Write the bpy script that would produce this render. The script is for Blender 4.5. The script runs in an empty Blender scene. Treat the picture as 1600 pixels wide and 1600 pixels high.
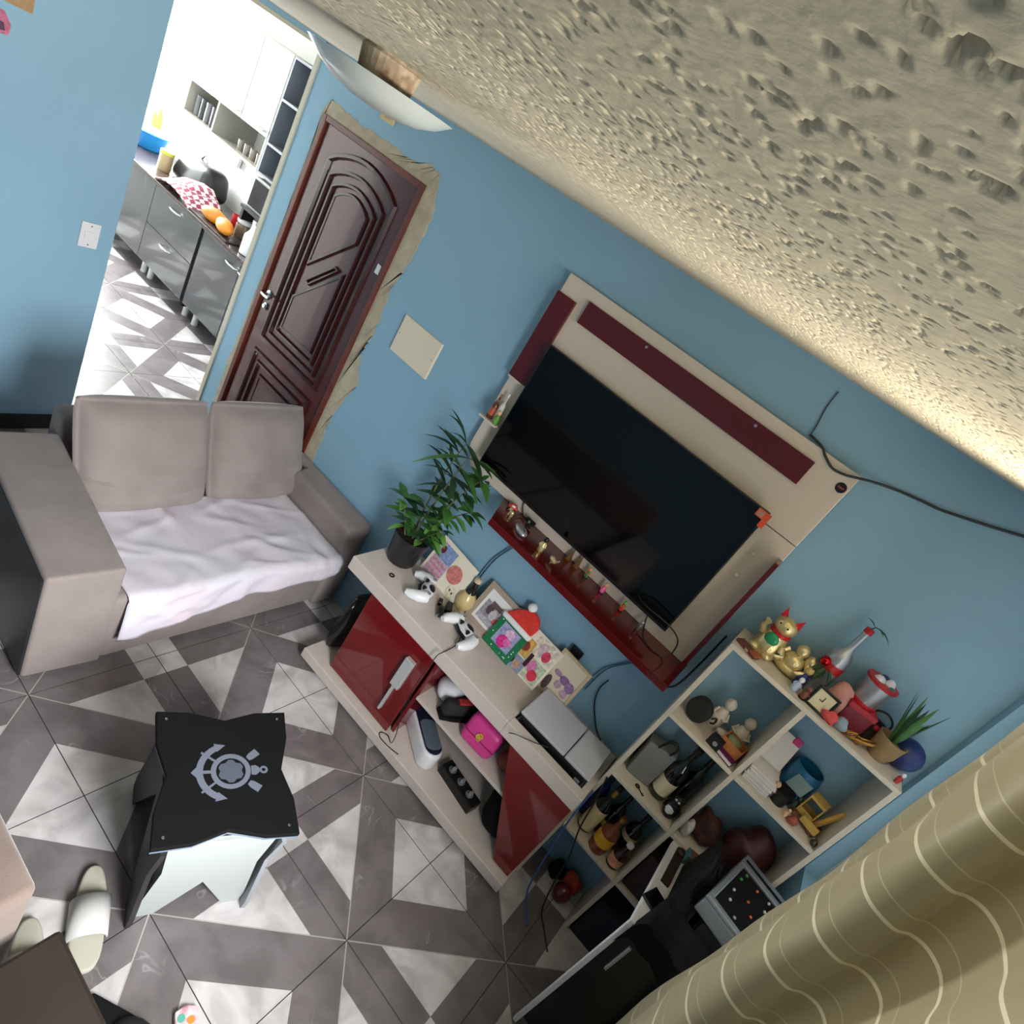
import bpy, bmesh, math, random
import numpy as np
from mathutils import Matrix, Vector
random.seed(7); rng = np.random.default_rng(11)
S = bpy.context.scene; COL = S.collection
# ---------------------------------------------------------------- camera, world, window light, exposure
T = 0.455                      # tile pitch, the measured unit of the room
ZC = 2.358                     # ceiling height
XR, XL, YB = 2.68, -1.281, -3.05   # right wall, left wall, wall behind the camera
cam = bpy.data.cameras.new('camera'); co = bpy.data.objects.new('camera', cam); COL.objects.link(co)
Rw = [[0.6851944153899905, 0.5245914067248446, 0.505284542640002],
      [0.6412991360425788, -0.105614923985744, -0.7599874379593883],
      [-0.34531729066093864, 0.8447776889070228, -0.408786772004874]]
r, u, b = Vector(Rw[0]), -Vector(Rw[1]), -Vector(Rw[2])
co.matrix_world = Matrix(((r.x, u.x, b.x, 1.8987), (r.y, u.y, b.y, -2.3337), (r.z, u.z, b.z, 2.2903), (0, 0, 0, 1)))
cam.sensor_width = 36; cam.lens = 957.47 / 1600 * 36; cam.clip_start = .01; cam.clip_end = 60
S.camera = co
w = bpy.data.worlds.new('overcast_sky'); S.world = w; w.use_nodes = True
w.node_tree.nodes['Background'].inputs[0].default_value = (.80, .88, 1, 1)
w.node_tree.nodes['Background'].inputs[1].default_value = .9
def area(name, loc, aim, sx, sy, power, col):
    l = bpy.data.lights.new(name, 'AREA'); l.shape = 'RECTANGLE'; l.size = sx; l.size_y = sy; l.energy = power; l.color = col
    o = bpy.data.objects.new(name, l); COL.objects.link(o); o.location = loc
    o.rotation_euler = Vector(aim).to_track_quat('-Z', 'Y').to_euler(); return o
area('window_daylight', (XR + .17, -1.06, 1.50), (-1, -.3, 0), .58, .95, 26, (1, .93, .82)).data.spread = math.radians(150)
lu = area('window_top_daylight', (XR + .12, -1.0, 2.13), (-1, -.12, .22), .95, .15, 27, (1, .90, .74)); lu.data.spread = math.radians(85)
lb = area('open_window_daylight', (XR + .17, -1.72, 1.55), (-1, .12, -.5), .68, 1.22, 66, (.96, .975, 1)); lb.data.spread = math.radians(105)
area('kitchen_daylight', (-5.25, .62, 1.45), (1, -.12, -.1), 1.0, 1.4, 520, (.95, .98, 1))
S.view_settings.view_transform = 'Standard'; S.view_settings.look = 'None'
S.view_settings.exposure = -0.14; S.view_settings.gamma = 1.0; S.view_settings.use_curve_mapping = False

# ---------------------------------------------------------------- materials
def lin(c): return tuple(((x / 255) / 12.92 if x / 255 <= .04045 else ((x / 255 + .055) / 1.055) ** 2.4) for x in c)
MATS = {}
def mat(key, rgb, rough=.6, metal=0., var=0., vs=8., bump=0., bs=60., coat=0., trans=0., emit=0., spec=.5, sheen=0., col2=None, alpha=1.):
    if key in MATS: return MATS[key]
    m = bpy.data.materials.new(key); m.use_nodes = True; nt = m.node_tree; bs_ = nt.nodes['Principled BSDF']
    c = lin(rgb) + (1,); I = bs_.inputs
    I['Base Color'].default_value = c; I['Roughness'].default_value = rough; I['Metallic'].default_value = metal
    I['Coat Weight'].default_value = coat; I['Transmission Weight'].default_value = trans; I['Specular IOR Level'].default_value = spec
    I['Sheen Weight'].default_value = sheen; I['Alpha'].default_value = alpha
    if emit: I['Emission Color'].default_value = c; I['Emission Strength'].default_value = emit
    if var or bump:
        tc = nt.nodes.new('ShaderNodeTexCoord')
        if var:
            n = nt.nodes.new('ShaderNodeTexNoise'); n.inputs['Scale'].default_value = vs; n.inputs['Detail'].default_value = 5
            nt.links.new(tc.outputs['Object'], n.inputs['Vector'])
            rp = nt.nodes.new('ShaderNodeValToRGB'); e = rp.color_ramp.elements
            e[0].position = .3; e[1].position = .7
            d = lin(col2) if col2 else tuple(x * (1 - var) for x in c[:3])
            e[0].color = tuple(d) + (1,); e[1].color = tuple(min(1, x * (1 + var * .4)) for x in c[:3]) + (1,)
            nt.links.new(n.outputs['Fac'], rp.inputs['Fac']); nt.links.new(rp.outputs['Color'], I['Base Color'])
        if bump:
            n2 = nt.nodes.new('ShaderNodeTexNoise'); n2.inputs['Scale'].default_value = bs; n2.inputs['Detail'].default_value = 4
            nt.links.new(tc.outputs['Object'], n2.inputs['Vector'])
            bp = nt.nodes.new('ShaderNodeBump'); bp.inputs['Strength'].default_value = bump; bp.inputs['Distance'].default_value = .01
            nt.links.new(n2.outputs['Fac'], bp.inputs['Height']); nt.links.new(bp.outputs['Normal'], I['Normal'])
    MATS[key] = m; return m
BLUE = mat('blue_wall_paint', (138, 178, 202), .62, var=.07, vs=1.6, bump=.10, bs=90)
PLASTER = mat('bare_plaster', (188, 176, 152), .9, var=.22, vs=14, bump=.5, bs=70)
CEIL = mat('stucco_ceiling', (206, 194, 168), .9, var=.06, vs=5, bump=.14, bs=150)
WHITEW = mat('white_wall_paint', (226, 226, 222), .6)
BEIGE = mat('beige_laminate', (204, 192, 184), .38, var=.03, vs=30)
BEIGEP = mat('off_white_lacquer', (214, 200, 184), .22, coat=.3)
RED = mat('glossy_burgundy_lacquer', (112, 18, 20), .08, coat=.6)
REDP = mat('dark_burgundy_lacquer', (88, 14, 18), .12, coat=.4)
BLACK = mat('black_plastic', (18, 18, 20), .35)
BLACKM = mat('matte_black', (11, 11, 12), .8, spec=.2)
WHITEP = mat('white_plastic', (228, 228, 232), .3)
CREAM = mat('cream_laminate', (208, 199, 184), .45, var=.03, vs=20)
SUEDE = mat('taupe_suede', (142, 130, 126), .95, var=.14, vs=7, bump=.25, bs=260, sheen=.12)
CHROME = mat('chrome', (205, 205, 205), .22, 1.)
GOLD = mat('gold', (222, 204, 150), .3, .65, bump=.25, bs=120)
BRASS = mat('dull_gold', (170, 125, 70), .4, .9)
GREEN = mat('leaf_green', (66, 118, 52), .5, var=.3, vs=30)
DGREEN = mat('dark_leaf_green', (38, 70, 40), .5, var=.3, vs=30)
WOODD = mat('stained_mahogany', (84, 34, 30), .24, var=.14, vs=3, coat=.4)
SILVER = mat('silver_paint', (176, 180, 186), .35, .7)
PINK = mat('hot_pink_plastic', (214, 62, 140), .4)
GREY = mat('grey_paint', (140, 142, 146), .6)

# ---------------------------------------------------------------- mesh building
class MB:
    def __init__(s): s.v = []; s.f = []; s.m = []; s.M = Matrix.Identity(4); s.mi = 0
    def at(s, x=0, y=0, z=0, rz=0, rx=0, ry=0, sc=1):
        s.M = Matrix.Translation((x, y, z)) @ Matrix.Rotation(rz, 4, 'Z') @ Matrix.Rotation(ry, 4, 'Y') @ Matrix.Rotation(rx, 4, 'X') @ Matrix.Scale(sc, 4); return s
    def add(s, vs, fs, mi=None):
        o = len(s.v); s.v += [tuple(s.M @ Vector(p)) for p in vs]
        s.f += [tuple(i + o for i in f) for f in fs]; s.m += [s.mi if mi is None else mi] * len(fs); return s
    def box(s, x0, x1, y0, y1, z0, z1, mi=None):
        return s.hexa([(x0, y0, z0), (x1, y0, z0), (x1, y1, z0), (x0, y1, z0), (x0, y0, z1), (x1, y0, z1), (x1, y1, z1), (x0, y1, z1)], mi)
    def cbox(s, cx, cy, cz, sx, sy, sz, mi=None): return s.box(cx - sx / 2, cx + sx / 2, cy - sy / 2, cy + sy / 2, cz - sz / 2, cz + sz / 2, mi)
    def hexa(s, p, mi=None): return s.add(p, [(0, 3, 2, 1), (4, 5, 6, 7), (0, 1, 5, 4), (1, 2, 6, 5), (2, 3, 7, 6), (3, 0, 4, 7)], mi)
    def prism(s, poly, a, b_, axis='z', mi=None):
        f = {'z': lambda p, t: (p[0], p[1], t), 'y': lambda p, t: (p[0], t, p[1]), 'x': lambda p, t: (t, p[0], p[1])}[axis]
        n = len(poly); vs = [f(p, a) for p in poly] + [f(p, b_) for p in poly]
        return s.add(vs, [tuple(range(n))[::-1], tuple(range(n, 2 * n))] + [(i, (i + 1) % n, n + (i + 1) % n, n + i) for i in range(n)], mi)
    def lathe(s, prof, n=20, mi=None, cx=0, cy=0, cz=0, sx=1, sy=1):
        vs = []; fs = []
        for (rr, z) in prof:
            for k in range(n):
                a = 2 * math.pi * k / n; vs.append((cx + rr * math.cos(a) * sx, cy + rr * math.sin(a) * sy, cz + z))
        for j in range(len(prof) - 1):
            for k in range(n): fs.append((j * n + k, j * n + (k + 1) % n, (j + 1) * n + (k + 1) % n, (j + 1) * n + k))
        if prof[0][0] > 1e-5: fs.append(tuple(range(n))[::-1])
        if prof[-1][0] > 1e-5: fs.append(tuple((len(prof) - 1) * n + k for k in range(n)))
        return s.add(vs, fs, mi)
    def ball(s, cx, cy, cz, rx, ry=None, rz=None, n=16, mi=None):
        ry = ry or rx; rz = rz or rx; k = n // 2
        prof = [(math.sin(math.pi * j / k), -math.cos(math.pi * j / k)) for j in range(k + 1)]
        prof[0] = (1e-6, -1); prof[-1] = (1e-6, 1)
        M0 = s.M; s.M = M0 @ Matrix.Translation((cx, cy, cz)) @ Matrix.Diagonal((rx, ry, rz, 1)); s.lathe(prof, n, mi); s.M = M0; return s
    def tube(s, pts, rad, n=8, mi=None, cap=True):
        if len(pts) > 3 and not isinstance(rad, (list, tuple)) and rad < .006:      # thin leads: smooth the path
            Q = [Vector(p) for p in pts]; pts = []
            for i in range(len(Q) - 1):
                a, b_, c, d = Q[max(0, i - 1)], Q[i], Q[i + 1], Q[min(len(Q) - 1, i + 2)]
                for k in range(5): t = k / 5; pts.append(.5 * (2 * b_ + (c - a) * t + (2 * a - 5 * b_ + 4 * c - d) * t * t + (3 * b_ - a - 3 * c + d) * t ** 3))
            pts.append(Q[-1])
        P = [Vector(p) for p in pts]; R_ = rad if isinstance(rad, (list, tuple)) else [rad] * len(P); vs = []; fs = []
        up = Vector((.13, .21, 1)).normalized()
        for i, p in enumerate(P):
            t = (P[min(i + 1, len(P) - 1)] - P[max(i - 1, 0)]).normalized()
            a = t.cross(up); a = a.normalized() if a.length > 1e-4 else Vector((1, 0, 0)); c = t.cross(a)
            for k in range(n):
                q = 2 * math.pi * k / n; vs.append(tuple(p + (a * math.cos(q) + c * math.sin(q)) * R_[i]))
        for i in range(len(P) - 1):
            for k in range(n): fs.append((i * n + k, i * n + (k + 1) % n, (i + 1) * n + (k + 1) % n, (i + 1) * n + k))
        if cap: fs += [tuple(range(n))[::-1], tuple((len(P) - 1) * n + k for k in range(n))]
        return s.add(vs, fs, mi)
    def ring(s, r0, r1, z0, z1, a0=0, a1=2 * math.pi, n=28, cx=0, cy=0, mi=None):
        vs = []; fs = []; full = abs(a1 - a0 - 2 * math.pi) < 1e-6
        for k in range(n + 1):
            a = a0 + (a1 - a0) * k / n
            for rr, z in ((r0, z0), (r1, z0), (r1, z1), (r0, z1)): vs.append((cx + rr * math.cos(a), cy + rr * math.sin(a), z))
        for k in range(n):
            for q in range(4): fs.append((4 * k + q, 4 * k + (q + 1) % 4, 4 * k + 4 + (q + 1) % 4, 4 * k + 4 + q))
        if not full: fs += [(3, 2, 1, 0), (4 * n, 4 * n + 1, 4 * n + 2, 4 * n + 3)]
        return s.add(vs, fs, mi)
    def leaf(s, base, d, L, wd, droop=.3, mi=None, up=(0, 0, 1)):
        d = Vector(d).normalized(); side = d.cross(Vector(up)); side = side.normalized() if side.length > 1e-3 else Vector((1, 0, 0))
        nrm = side.cross(d); vs = []; fs = []
        prof = [(0, .12), (.2, .7), (.45, 1), (.7, .72), (.88, .35), (1, .02)]
        for t, ww in prof:
            c = Vector(base) + d * L * t - Vector((0, 0, 1)) * droop * L * t * t
            for q, h in ((-1, .15), (0, 0), (1, .15)): vs.append(tuple(c + side * q * ww * wd / 2 + nrm * h * ww * wd * abs(q)))
        for i in range(len(prof) - 1):
            for q in range(2): fs.append((3 * i + q, 3 * i + q + 1, 3 * i + 4 + q, 3 * i + 3 + q))
        return s.add(vs, fs, mi)
def setp(o, label=None, cat=None, group=None, kind=None):
    for k, v in (('label', label), ('category', cat), ('group', group), ('kind', kind)):
        if v: o[k] = v
    return o
def obj(name, mb, mats, parent=None, world=False, bevel=0., smooth=False, sub=0, label=None, kind=None, solid=0., seg=2, loc=None):
    me = bpy.data.meshes.new(name); v = mb.v
    if world and parent is not None:
        q = Vector(parent.location)
        if parent.parent is not None: q = q + Vector(parent.parent.location)
        Mi = Matrix.Translation(-q); v = [tuple(Mi @ Vector(p)) for p in v]
    me.from_pydata(v, [], mb.f); me.update()
    for m in (mats if isinstance(mats, (list, tuple)) else [mats]): me.materials.append(m)
    me.polygons.foreach_set('material_index', mb.m)
    bm = bmesh.new(); bm.from_mesh(me); bmesh.ops.recalc_face_normals(bm, faces=bm.faces); bm.to_mesh(me); bm.free()
    if smooth:
        me.polygons.foreach_set('use_smooth', [True] * len(me.polygons))
        if not bevel and not sub: me.set_sharp_from_angle(angle=math.radians(48))
    o = bpy.data.objects.new(name, me); COL.objects.link(o)
    if parent is not None: o.parent = parent
    if loc: o.location = loc
    if solid: md = o.modifiers.new('s', 'SOLIDIFY'); md.thickness = solid; md.offset = 0
    if bevel: md = o.modifiers.new('b', 'BEVEL'); md.width = bevel; md.segments = seg; md.limit_method = 'ANGLE'
    if sub: md = o.modifiers.new('u', 'SUBSURF'); md.levels = md.render_levels = sub
    if label: o['label'] = label
    if kind: o['kind'] = kind
    return o
def thing(name, label, cat, loc=(0, 0, 0), rz=0., group=None):
    o = bpy.data.objects.new(name, None); COL.objects.link(o); o.location = loc; o.rotation_euler = (0, 0, rz); o.empty_display_size = .05
    return setp(o, label, cat, group)
def single(name, mb, mats, label, cat, loc=None, group=None, **k):
    return setp(obj(name, mb, mats, None, loc=loc, **k), label, cat, group)
def struct(name, mb, mats, **k): return obj(name, mb, mats, None, kind='structure', **k)
D = math.radians
# ================================================================= THE ROOM
# ---- floor: grout bed and single printed tiles
FX0, FX1, FY0, FY1 = -5.1, XR, YB, 1.3
struct_floor = struct('floor', MB().box(FX0, FX1, FY0, FY1, -.08, -.0035), mat('dark_grout', (52, 49, 47), .9))
def marble(key, a, b_, vein, rough):
    m = bpy.data.materials.new(key); m.use_nodes = True; nt = m.node_tree; B = nt.nodes['Principled BSDF']
    tc = nt.nodes.new('ShaderNodeNewGeometry'); n = nt.nodes.new('ShaderNodeTexNoise'); n.inputs['Scale'].default_value = 7; n.inputs['Detail'].default_value = 6
    n.inputs['Distortion'].default_value = .8
    nt.links.new(tc.outputs['Position'], n.inputs['Vector']); rp = nt.nodes.new('ShaderNodeValToRGB'); e = rp.color_ramp.elements
    e[0].position = .36; e[0].color = lin(b_) + (1,); e[1].position = .6; e[1].color = lin(a) + (1,)
    nt.links.new(n.outputs['Fac'], rp.inputs['Fac'])
    v = nt.nodes.new('ShaderNodeTexNoise'); v.inputs['Scale'].default_value = 4.5; v.inputs['Detail'].default_value = 3; v.inputs['Distortion'].default_value = 1.6
    nt.links.new(tc.outputs['Position'], v.inputs['Vector']); r2 = nt.nodes.new('ShaderNodeValToRGB'); q = r2.color_ramp.elements
    q[0].position = .485; q[0].color = (0, 0, 0, 1); q[1].position = .5; q[1].color = (1, 1, 1, 1); k = q.new(.515); k.color = (0, 0, 0, 1)
    nt.links.new(v.outputs['Fac'], r2.inputs['Fac']); v2 = nt.nodes.new('ShaderNodeTexNoise'); v2.inputs['Scale'].default_value = 6
    nt.links.new(tc.outputs['Position'], v2.inputs['Vector']); r3 = nt.nodes.new('ShaderNodeValToRGB'); r3.color_ramp.elements[0].position = .55; r3.color_ramp.elements[1].position = .72
    nt.links.new(v2.outputs['Fac'], r3.inputs['Fac'])
    mu = nt.nodes.new('ShaderNodeMath'); mu.operation = 'MULTIPLY'; nt.links.new(r2.outputs['Color'], mu.inputs[0]); nt.links.new(r3.outputs['Color'], mu.inputs[1])
    mx = nt.nodes.new('ShaderNodeMix'); mx.data_type = 'RGBA'; nt.links.new(mu.outputs[0], mx.inputs['Factor'])
    nt.links.new(rp.outputs['Color'], mx.inputs['A']); mx.inputs['B'].default_value = lin(vein) + (1,)
    nt.links.new(mx.outputs['Result'], B.inputs['Base Color']); B.inputs['Roughness'].default_value = rough; return m
TW = marble('white_marble_print', (208, 203, 203), (174, 169, 169), (196, 191, 191), .3)
TG = marble('grey_stone_print', (122, 114, 115), (104, 97, 98), (160, 155, 155), .3)
TL_ = mat('pale_print_line', (176, 168, 164), .3)
TX0, TY0 = .3601, -1.4499
def clip(poly, x0, x1, y0, y1):
    for ax, v, sg in ((0, x0, 1), (0, x1, -1), (1, y0, 1), (1, y1, -1)):
        out = []
        for i in range(len(poly)):
            a, b_ = poly[i - 1], poly[i]; da, db = (a[ax] - v) * sg, (b_[ax] - v) * sg
            if da * db < 0: t = da / (da - db); out.append((a[0] + (b_[0] - a[0]) * t, a[1] + (b_[1] - a[1]) * t))
            if db >= 0: out.append(b_)
        poly = out
        if len(poly) < 3: return []
    return poly
def tile_polys(pi, pj):
    # unit tile; nodes by parity: star (0,0),(1,1); white diamond (1,0); small white square (0,1)
    wc = [(c, d) for c in (0, 1) for d in (0, 1) if ((pi + c) % 2, (pj + d) % 2) == (1, 0)][0]
    fx = (lambda p: ((p[0] if wc[0] == 1 else 1 - p[0]), (p[1] if wc[1] == 0 else 1 - p[1])))
    w_ = .2; g = .006
    P = [(0, [(.5, 0), (1, 0), (1, .5)]), (1, [(0, 0), (.5, 0), (1, .5), (1, 1)]),
         (1, [(0, 0), (w_, w_), (w_, w_), (0, w_)]), (0, [(0, 1 - w_), (w_, 1 - w_), (w_, 1), (0, 1)])]
    P[2] = (1, [(0, 0), (w_, w_), (w_, 1 - w_), (0, 1 - w_)])
    P.append((1, [(w_, 1 - w_), (1 - w_, 1 - w_), (1, 1), (w_, 1)]))
    P.append((0, [(w_, w_), (1 - w_, 1 - w_), (w_, 1 - w_)]))
    LN = [[(0, 0), (g, 0), (1, 1 - g), (1, 1), (1 - g, 1), (0, g)]]
    f2 = lambda L: [fx(p) for p in L]
    return [(m, f2(q)) for m, q in P], [f2(q) for q in LN]
tcache = {}
def regions(x, y):      # clip rectangle of the room or kitchen that the tile lies in
    return (FX0, FX1, FY0, FY1)
def make_tile(i, j):
    gx, gy = TX0 + i * T, TY0 + j * T
    rect = (FX0 - gx, FX1 - gx, FY0 - gy, FY1 - gy)
    if rect[0] >= T or rect[1] <= 0 or rect[2] >= T or rect[3] <= 0: return
    cut = rect[0] > 0 or rect[1] < T or rect[2] > 0 or rect[3] < T
    key = (i % 2, j % 2)
    if cut or key not in tcache:
        b_ = MB(); e = .0016; P, LN = tile_polys(i, j)
        cl = (max(e, rect[0]), min(T - e, rect[1]), max(e, rect[2]), min(T - e, rect[3]))
        for m, q in P:
            q = clip([(p[0] * T, p[1] * T) for p in q], *cl)
            if len(q) > 2: b_.add([(p[0], p[1], 0) for p in q], [tuple(range(len(q)))], m)
        for q in LN:
            q = clip([(p[0] * T, p[1] * T) for p in q], *cl)
            if len(q) > 2: b_.add([(p[0], p[1], .0003) for p in q], [tuple(range(len(q)))], 2)
        x0, x1, y0, y1 = cl
        b_.add([(x0, y0, 0), (x1, y0, 0), (x1, y1, 0), (x0, y1, 0), (x0, y0, -.006), (x1, y0, -.006), (x1, y1, -.006), (x0, y1, -.006)],
               [(0, 1, 5, 4), (1, 2, 6, 5), (2, 3, 7, 6), (3, 0, 4, 7)], 1)
        me = bpy.data.meshes.new('tile'); me.from_pydata(b_.v, [], b_.f); me.materials.append(TW); me.materials.append(TG); me.materials.append(TL_)
        me.polygons.foreach_set('material_index', b_.m); bm = bmesh.new(); bm.from_mesh(me)
        for f in bm.faces:
            if abs(f.normal.z) > .5 and f.normal.z < 0: f.normal_flip()
        bm.to_mesh(me); bm.free()
        if not cut: tcache[key] = me
    else: me = tcache[key]
    o = bpy.data.objects.new('tile', me); COL.objects.link(o); o.parent = struct_floor; o.location = (gx, gy, 0)
for i in range(-13, 6):
    for j in range(-4, 7):
        xc_, yc_ = TX0 + (i + .5) * T, TY0 + (j + .5) * T
        if xc_ > XL + .3 and yc_ > .3: continue          # beyond the main wall
        if xc_ < XL - .3 and yc_ < -1.9: continue
        make_tile(i, j)
# ---- walls
wm = MB().box(XL, -1.109, 0, .14, 0, ZC).box(-1.109, -.303, 0, .14, 2.081, ZC).box(-.303, XR + .14, 0, .14, 0, ZC)
wall_main = struct('wall_main', wm, BLUE)
struct('wall_left', MB().box(XL - .12, XL, YB, -.706, 0, ZC).box(XL - .12, XL, -.706, 0, 2.335, ZC), BLUE)
WY0, WY1, WZ0, WZ1 = -2.08, -.05, .95, 2.22
struct('wall_right', MB().box(XR, XR + .14, YB, WY0, 0, ZC).box(XR, XR + .14, WY1, 0, 0, ZC).box(XR, XR + .14, WY0, WY1, 0, WZ0).box(XR, XR + .14, WY0, WY1, WZ1, ZC), BLUE)
struct('wall_back', MB().box(XL - .12, XR + .14, YB - .12, YB, 0, ZC), BLUE)
struct('wall_kitchen_back', MB().box(-5.1, XL, 1.3, 1.42, 0, 2.45), WHITEW)
struct('wall_kitchen_side', MB().box(-5.22, -5.1, -1.7, 1.42, 0, .7).box(-5.22, -5.1, -1.7, 1.42, 2.2, 2.45).box(-5.22, -5.1, 1.15, 1.42, .7, 2.2).box(-5.22, -5.1, -1.7, -.65, .7, 2.2), WHITEW)
struct('wall_kitchen_front', MB().box(-5.22, XL - .12, -1.82, -1.7, 0, 2.45), WHITEW)
struct('wall_kitchen_right', MB().box(XL - .002, XL + .1, .142, 1.42, 0, 2.45), WHITEW)
struct('ceiling_kitchen', MB().box(-5.22, XL - .12, -1.82, 1.42, 2.45, 2.5).box(XL - .12, XL + .1, 0, 1.42, 2.45, 2.5), WHITEW)
# plaster left bare around the door: ragged outer edge
def ragged(pts, n=9, amp=.007):
    out = []
    for i in range(len(pts) - 1):
        for k in range(n):
            t = k / n; out.append((pts[i][0] + (pts[i + 1][0] - pts[i][0]) * t + random.uniform(-amp, amp), pts[i][1] + (pts[i + 1][1] - pts[i][1]) * t + random.uniform(-amp, amp)))
    return out + [pts[-1]]
rt = ragged([(-1.09, 2.155), (-.867, 2.134), (-.644, 2.142), (-.454, 2.13), (-.323, 2.166), (-.262, 2.15)]); inn = [(-1.11 + .807 * k / (len(rt) - 1), 2.081) for k in range(len(rt))]
rr_ = ragged([(-.262, 2.15), (-.209, 2.029), (-.187, 1.924), (-.205, 1.746), (-.236, 1.603), (-.226, 1.477), (-.217, 1.348), (-.241, 1.235), (-.17, 1.085), (-.231, .869), (-.235, .74), (-.22, .5), (-.24, .2), (-.235, .005)])
inr = [(-.303, 2.081 + (.005 - 2.081) * k / (len(rr_) - 1)) for k in range(len(rr_))]
rl = ragged([(-1.09, 2.155), (-1.127, 2.098), (-1.122, 1.895), (-1.124, 1.67), (-1.125, 1.454), (-1.131, 1.172), (-1.134, .972), (-1.155, .568), (-1.14, .005)], 9, .004)
inl = [(-1.109, 2.081 + (.005 - 2.081) * k / (len(rl) - 1)) for k in range(len(rl))]
pl = MB()
for a, b_ in ((rt, inn), (rr_, inr), (rl, inl)):
    for k in range(len(a) - 1):
        q = [a[k], a[k + 1], b_[k + 1], b_[k]]
        pl.add([(p[0], -.003, p[1]) for p in q] + [(p[0], 0, p[1]) for p in q], [(0, 1, 2, 3), (0, 1, 5, 4)])
obj('bare_plaster', pl, PLASTER, wall_main, label='bare unpainted plaster around the door frame')
# trim of the passage, dark skirting on the left wall, the shadow along it put into its black
struct('trim_1', MB().box(XL - .02, XL + .010, -.010, .004, 0, 2.335).box(XL - .02, XL + .008, -.706, -.010, 2.318, 2.335), mat('cream_trim', (196, 190, 172), .6))
bl = struct('baseboard_left', MB().box(XL, XL + .012, YB, -.706, 0, .085), mat('shadowed_stone_skirting', (26, 25, 27), .5, var=.3, vs=20))
# ---- stucco ceiling: real relief, finest where the photograph looks at it from up close
gx = np.concatenate([np.arange(XL - .12, .55, .02), np.arange(.55, 1.25, .006), np.arange(1.25, 2.16, .0022), np.arange(2.16, 2.36, .006), np.arange(2.36, XR + .05, .015)])
gy = np.concatenate([np.arange(YB, -2.36, .03), np.arange(-2.36, -1.45, .0022), np.arange(-1.45, -.62, .005), np.arange(-.62, .02, .009)])
XX, YY = np.meshgrid(gx, gy, indexing='ij'); H = np.zeros_like(XX)
def vnoise(cell, amp):
    nx, ny = int((gx[-1] - gx[0]) / cell) + 3, int((gy[-1] - gy[0]) / cell) + 3; Z = rng.standard_normal((nx, ny))
    a = (gx - gx[0]) / cell; c = (gy - gy[0]) / cell; ia = a.astype(int); ic = c.astype(int); fa = (a - ia)[:, None]; fc = (c - ic)[None, :]
    fa = fa * fa * (3 - 2 * fa); fc = fc * fc * (3 - 2 * fc)
    return amp * ((1 - fa) * (1 - fc) * Z[np.ix_(ia, ic)] + fa * (1 - fc) * Z[np.ix_(ia + 1, ic)] + (1 - fa) * fc * Z[np.ix_(ia, ic + 1)] + fa * fc * Z[np.ix_(ia + 1, ic + 1)])
H += vnoise(.03, .00015) + vnoise(.011, .00015) + vnoise(.0055, .0001)
for k in range(24000):                                 # trowel nicks pressed into the stucco
    cx, cy = rng.uniform(.3, 2.5), rng.uniform(-2.36, -.02); L_ = rng.uniform(.004, .012); wd = rng.uniform(.0014, .0032); th = rng.normal(1.75, .55); dp = rng.uniform(.003, .007)
    i0, i1 = np.searchsorted(gx, (cx - L_, cx + L_)); j0, j1 = np.searchsorted(gy, (cy - L_, cy + L_))
    if i1 - i0 < 2 or j1 - j0 < 2: continue
    dx = XX[i0:i1, j0:j1] - cx; dy = YY[i0:i1, j0:j1] - cy
    u_ = (dx * math.cos(th) + dy * math.sin(th)) / L_ + .5; v_ = np.abs(-dx * math.sin(th) + dy * math.cos(th)) / wd
    H[i0:i1, j0:j1] = np.maximum(H[i0:i1, j0:j1], np.where((u_ > 0) & (u_ < 1) & (v_ < 1 - u_), dp * (1 - u_ * .6), -1))
nx, ny = XX.shape; V = np.stack([XX, YY, ZC + H], -1).reshape(-1, 3).astype(np.float32)
idx = np.arange(nx * ny).reshape(nx, ny); F = np.stack([idx[:-1, :-1], idx[:-1, 1:], idx[1:, 1:], idx[1:, :-1]], -1).reshape(-1)
me = bpy.data.meshes.new('ceiling'); me.vertices.add(len(V)); me.vertices.foreach_set('co', V.ravel()); me.loops.add(len(F)); me.loops.foreach_set('vertex_index', F.astype(np.int32))
me.polygons.add(len(F) // 4); me.polygons.foreach_set('loop_start', np.arange(0, len(F), 4, dtype=np.int32)); me.update(calc_edges=True); me.validate()
me.materials.append(CEIL); oc = bpy.data.objects.new('ceiling', me); COL.objects.link(oc); oc['kind'] = 'structure'
struct('ceiling_slab', MB().box(XL - .12, XR + .14, YB - .12, .14, ZC + .02, ZC + .1), CEIL)
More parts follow.
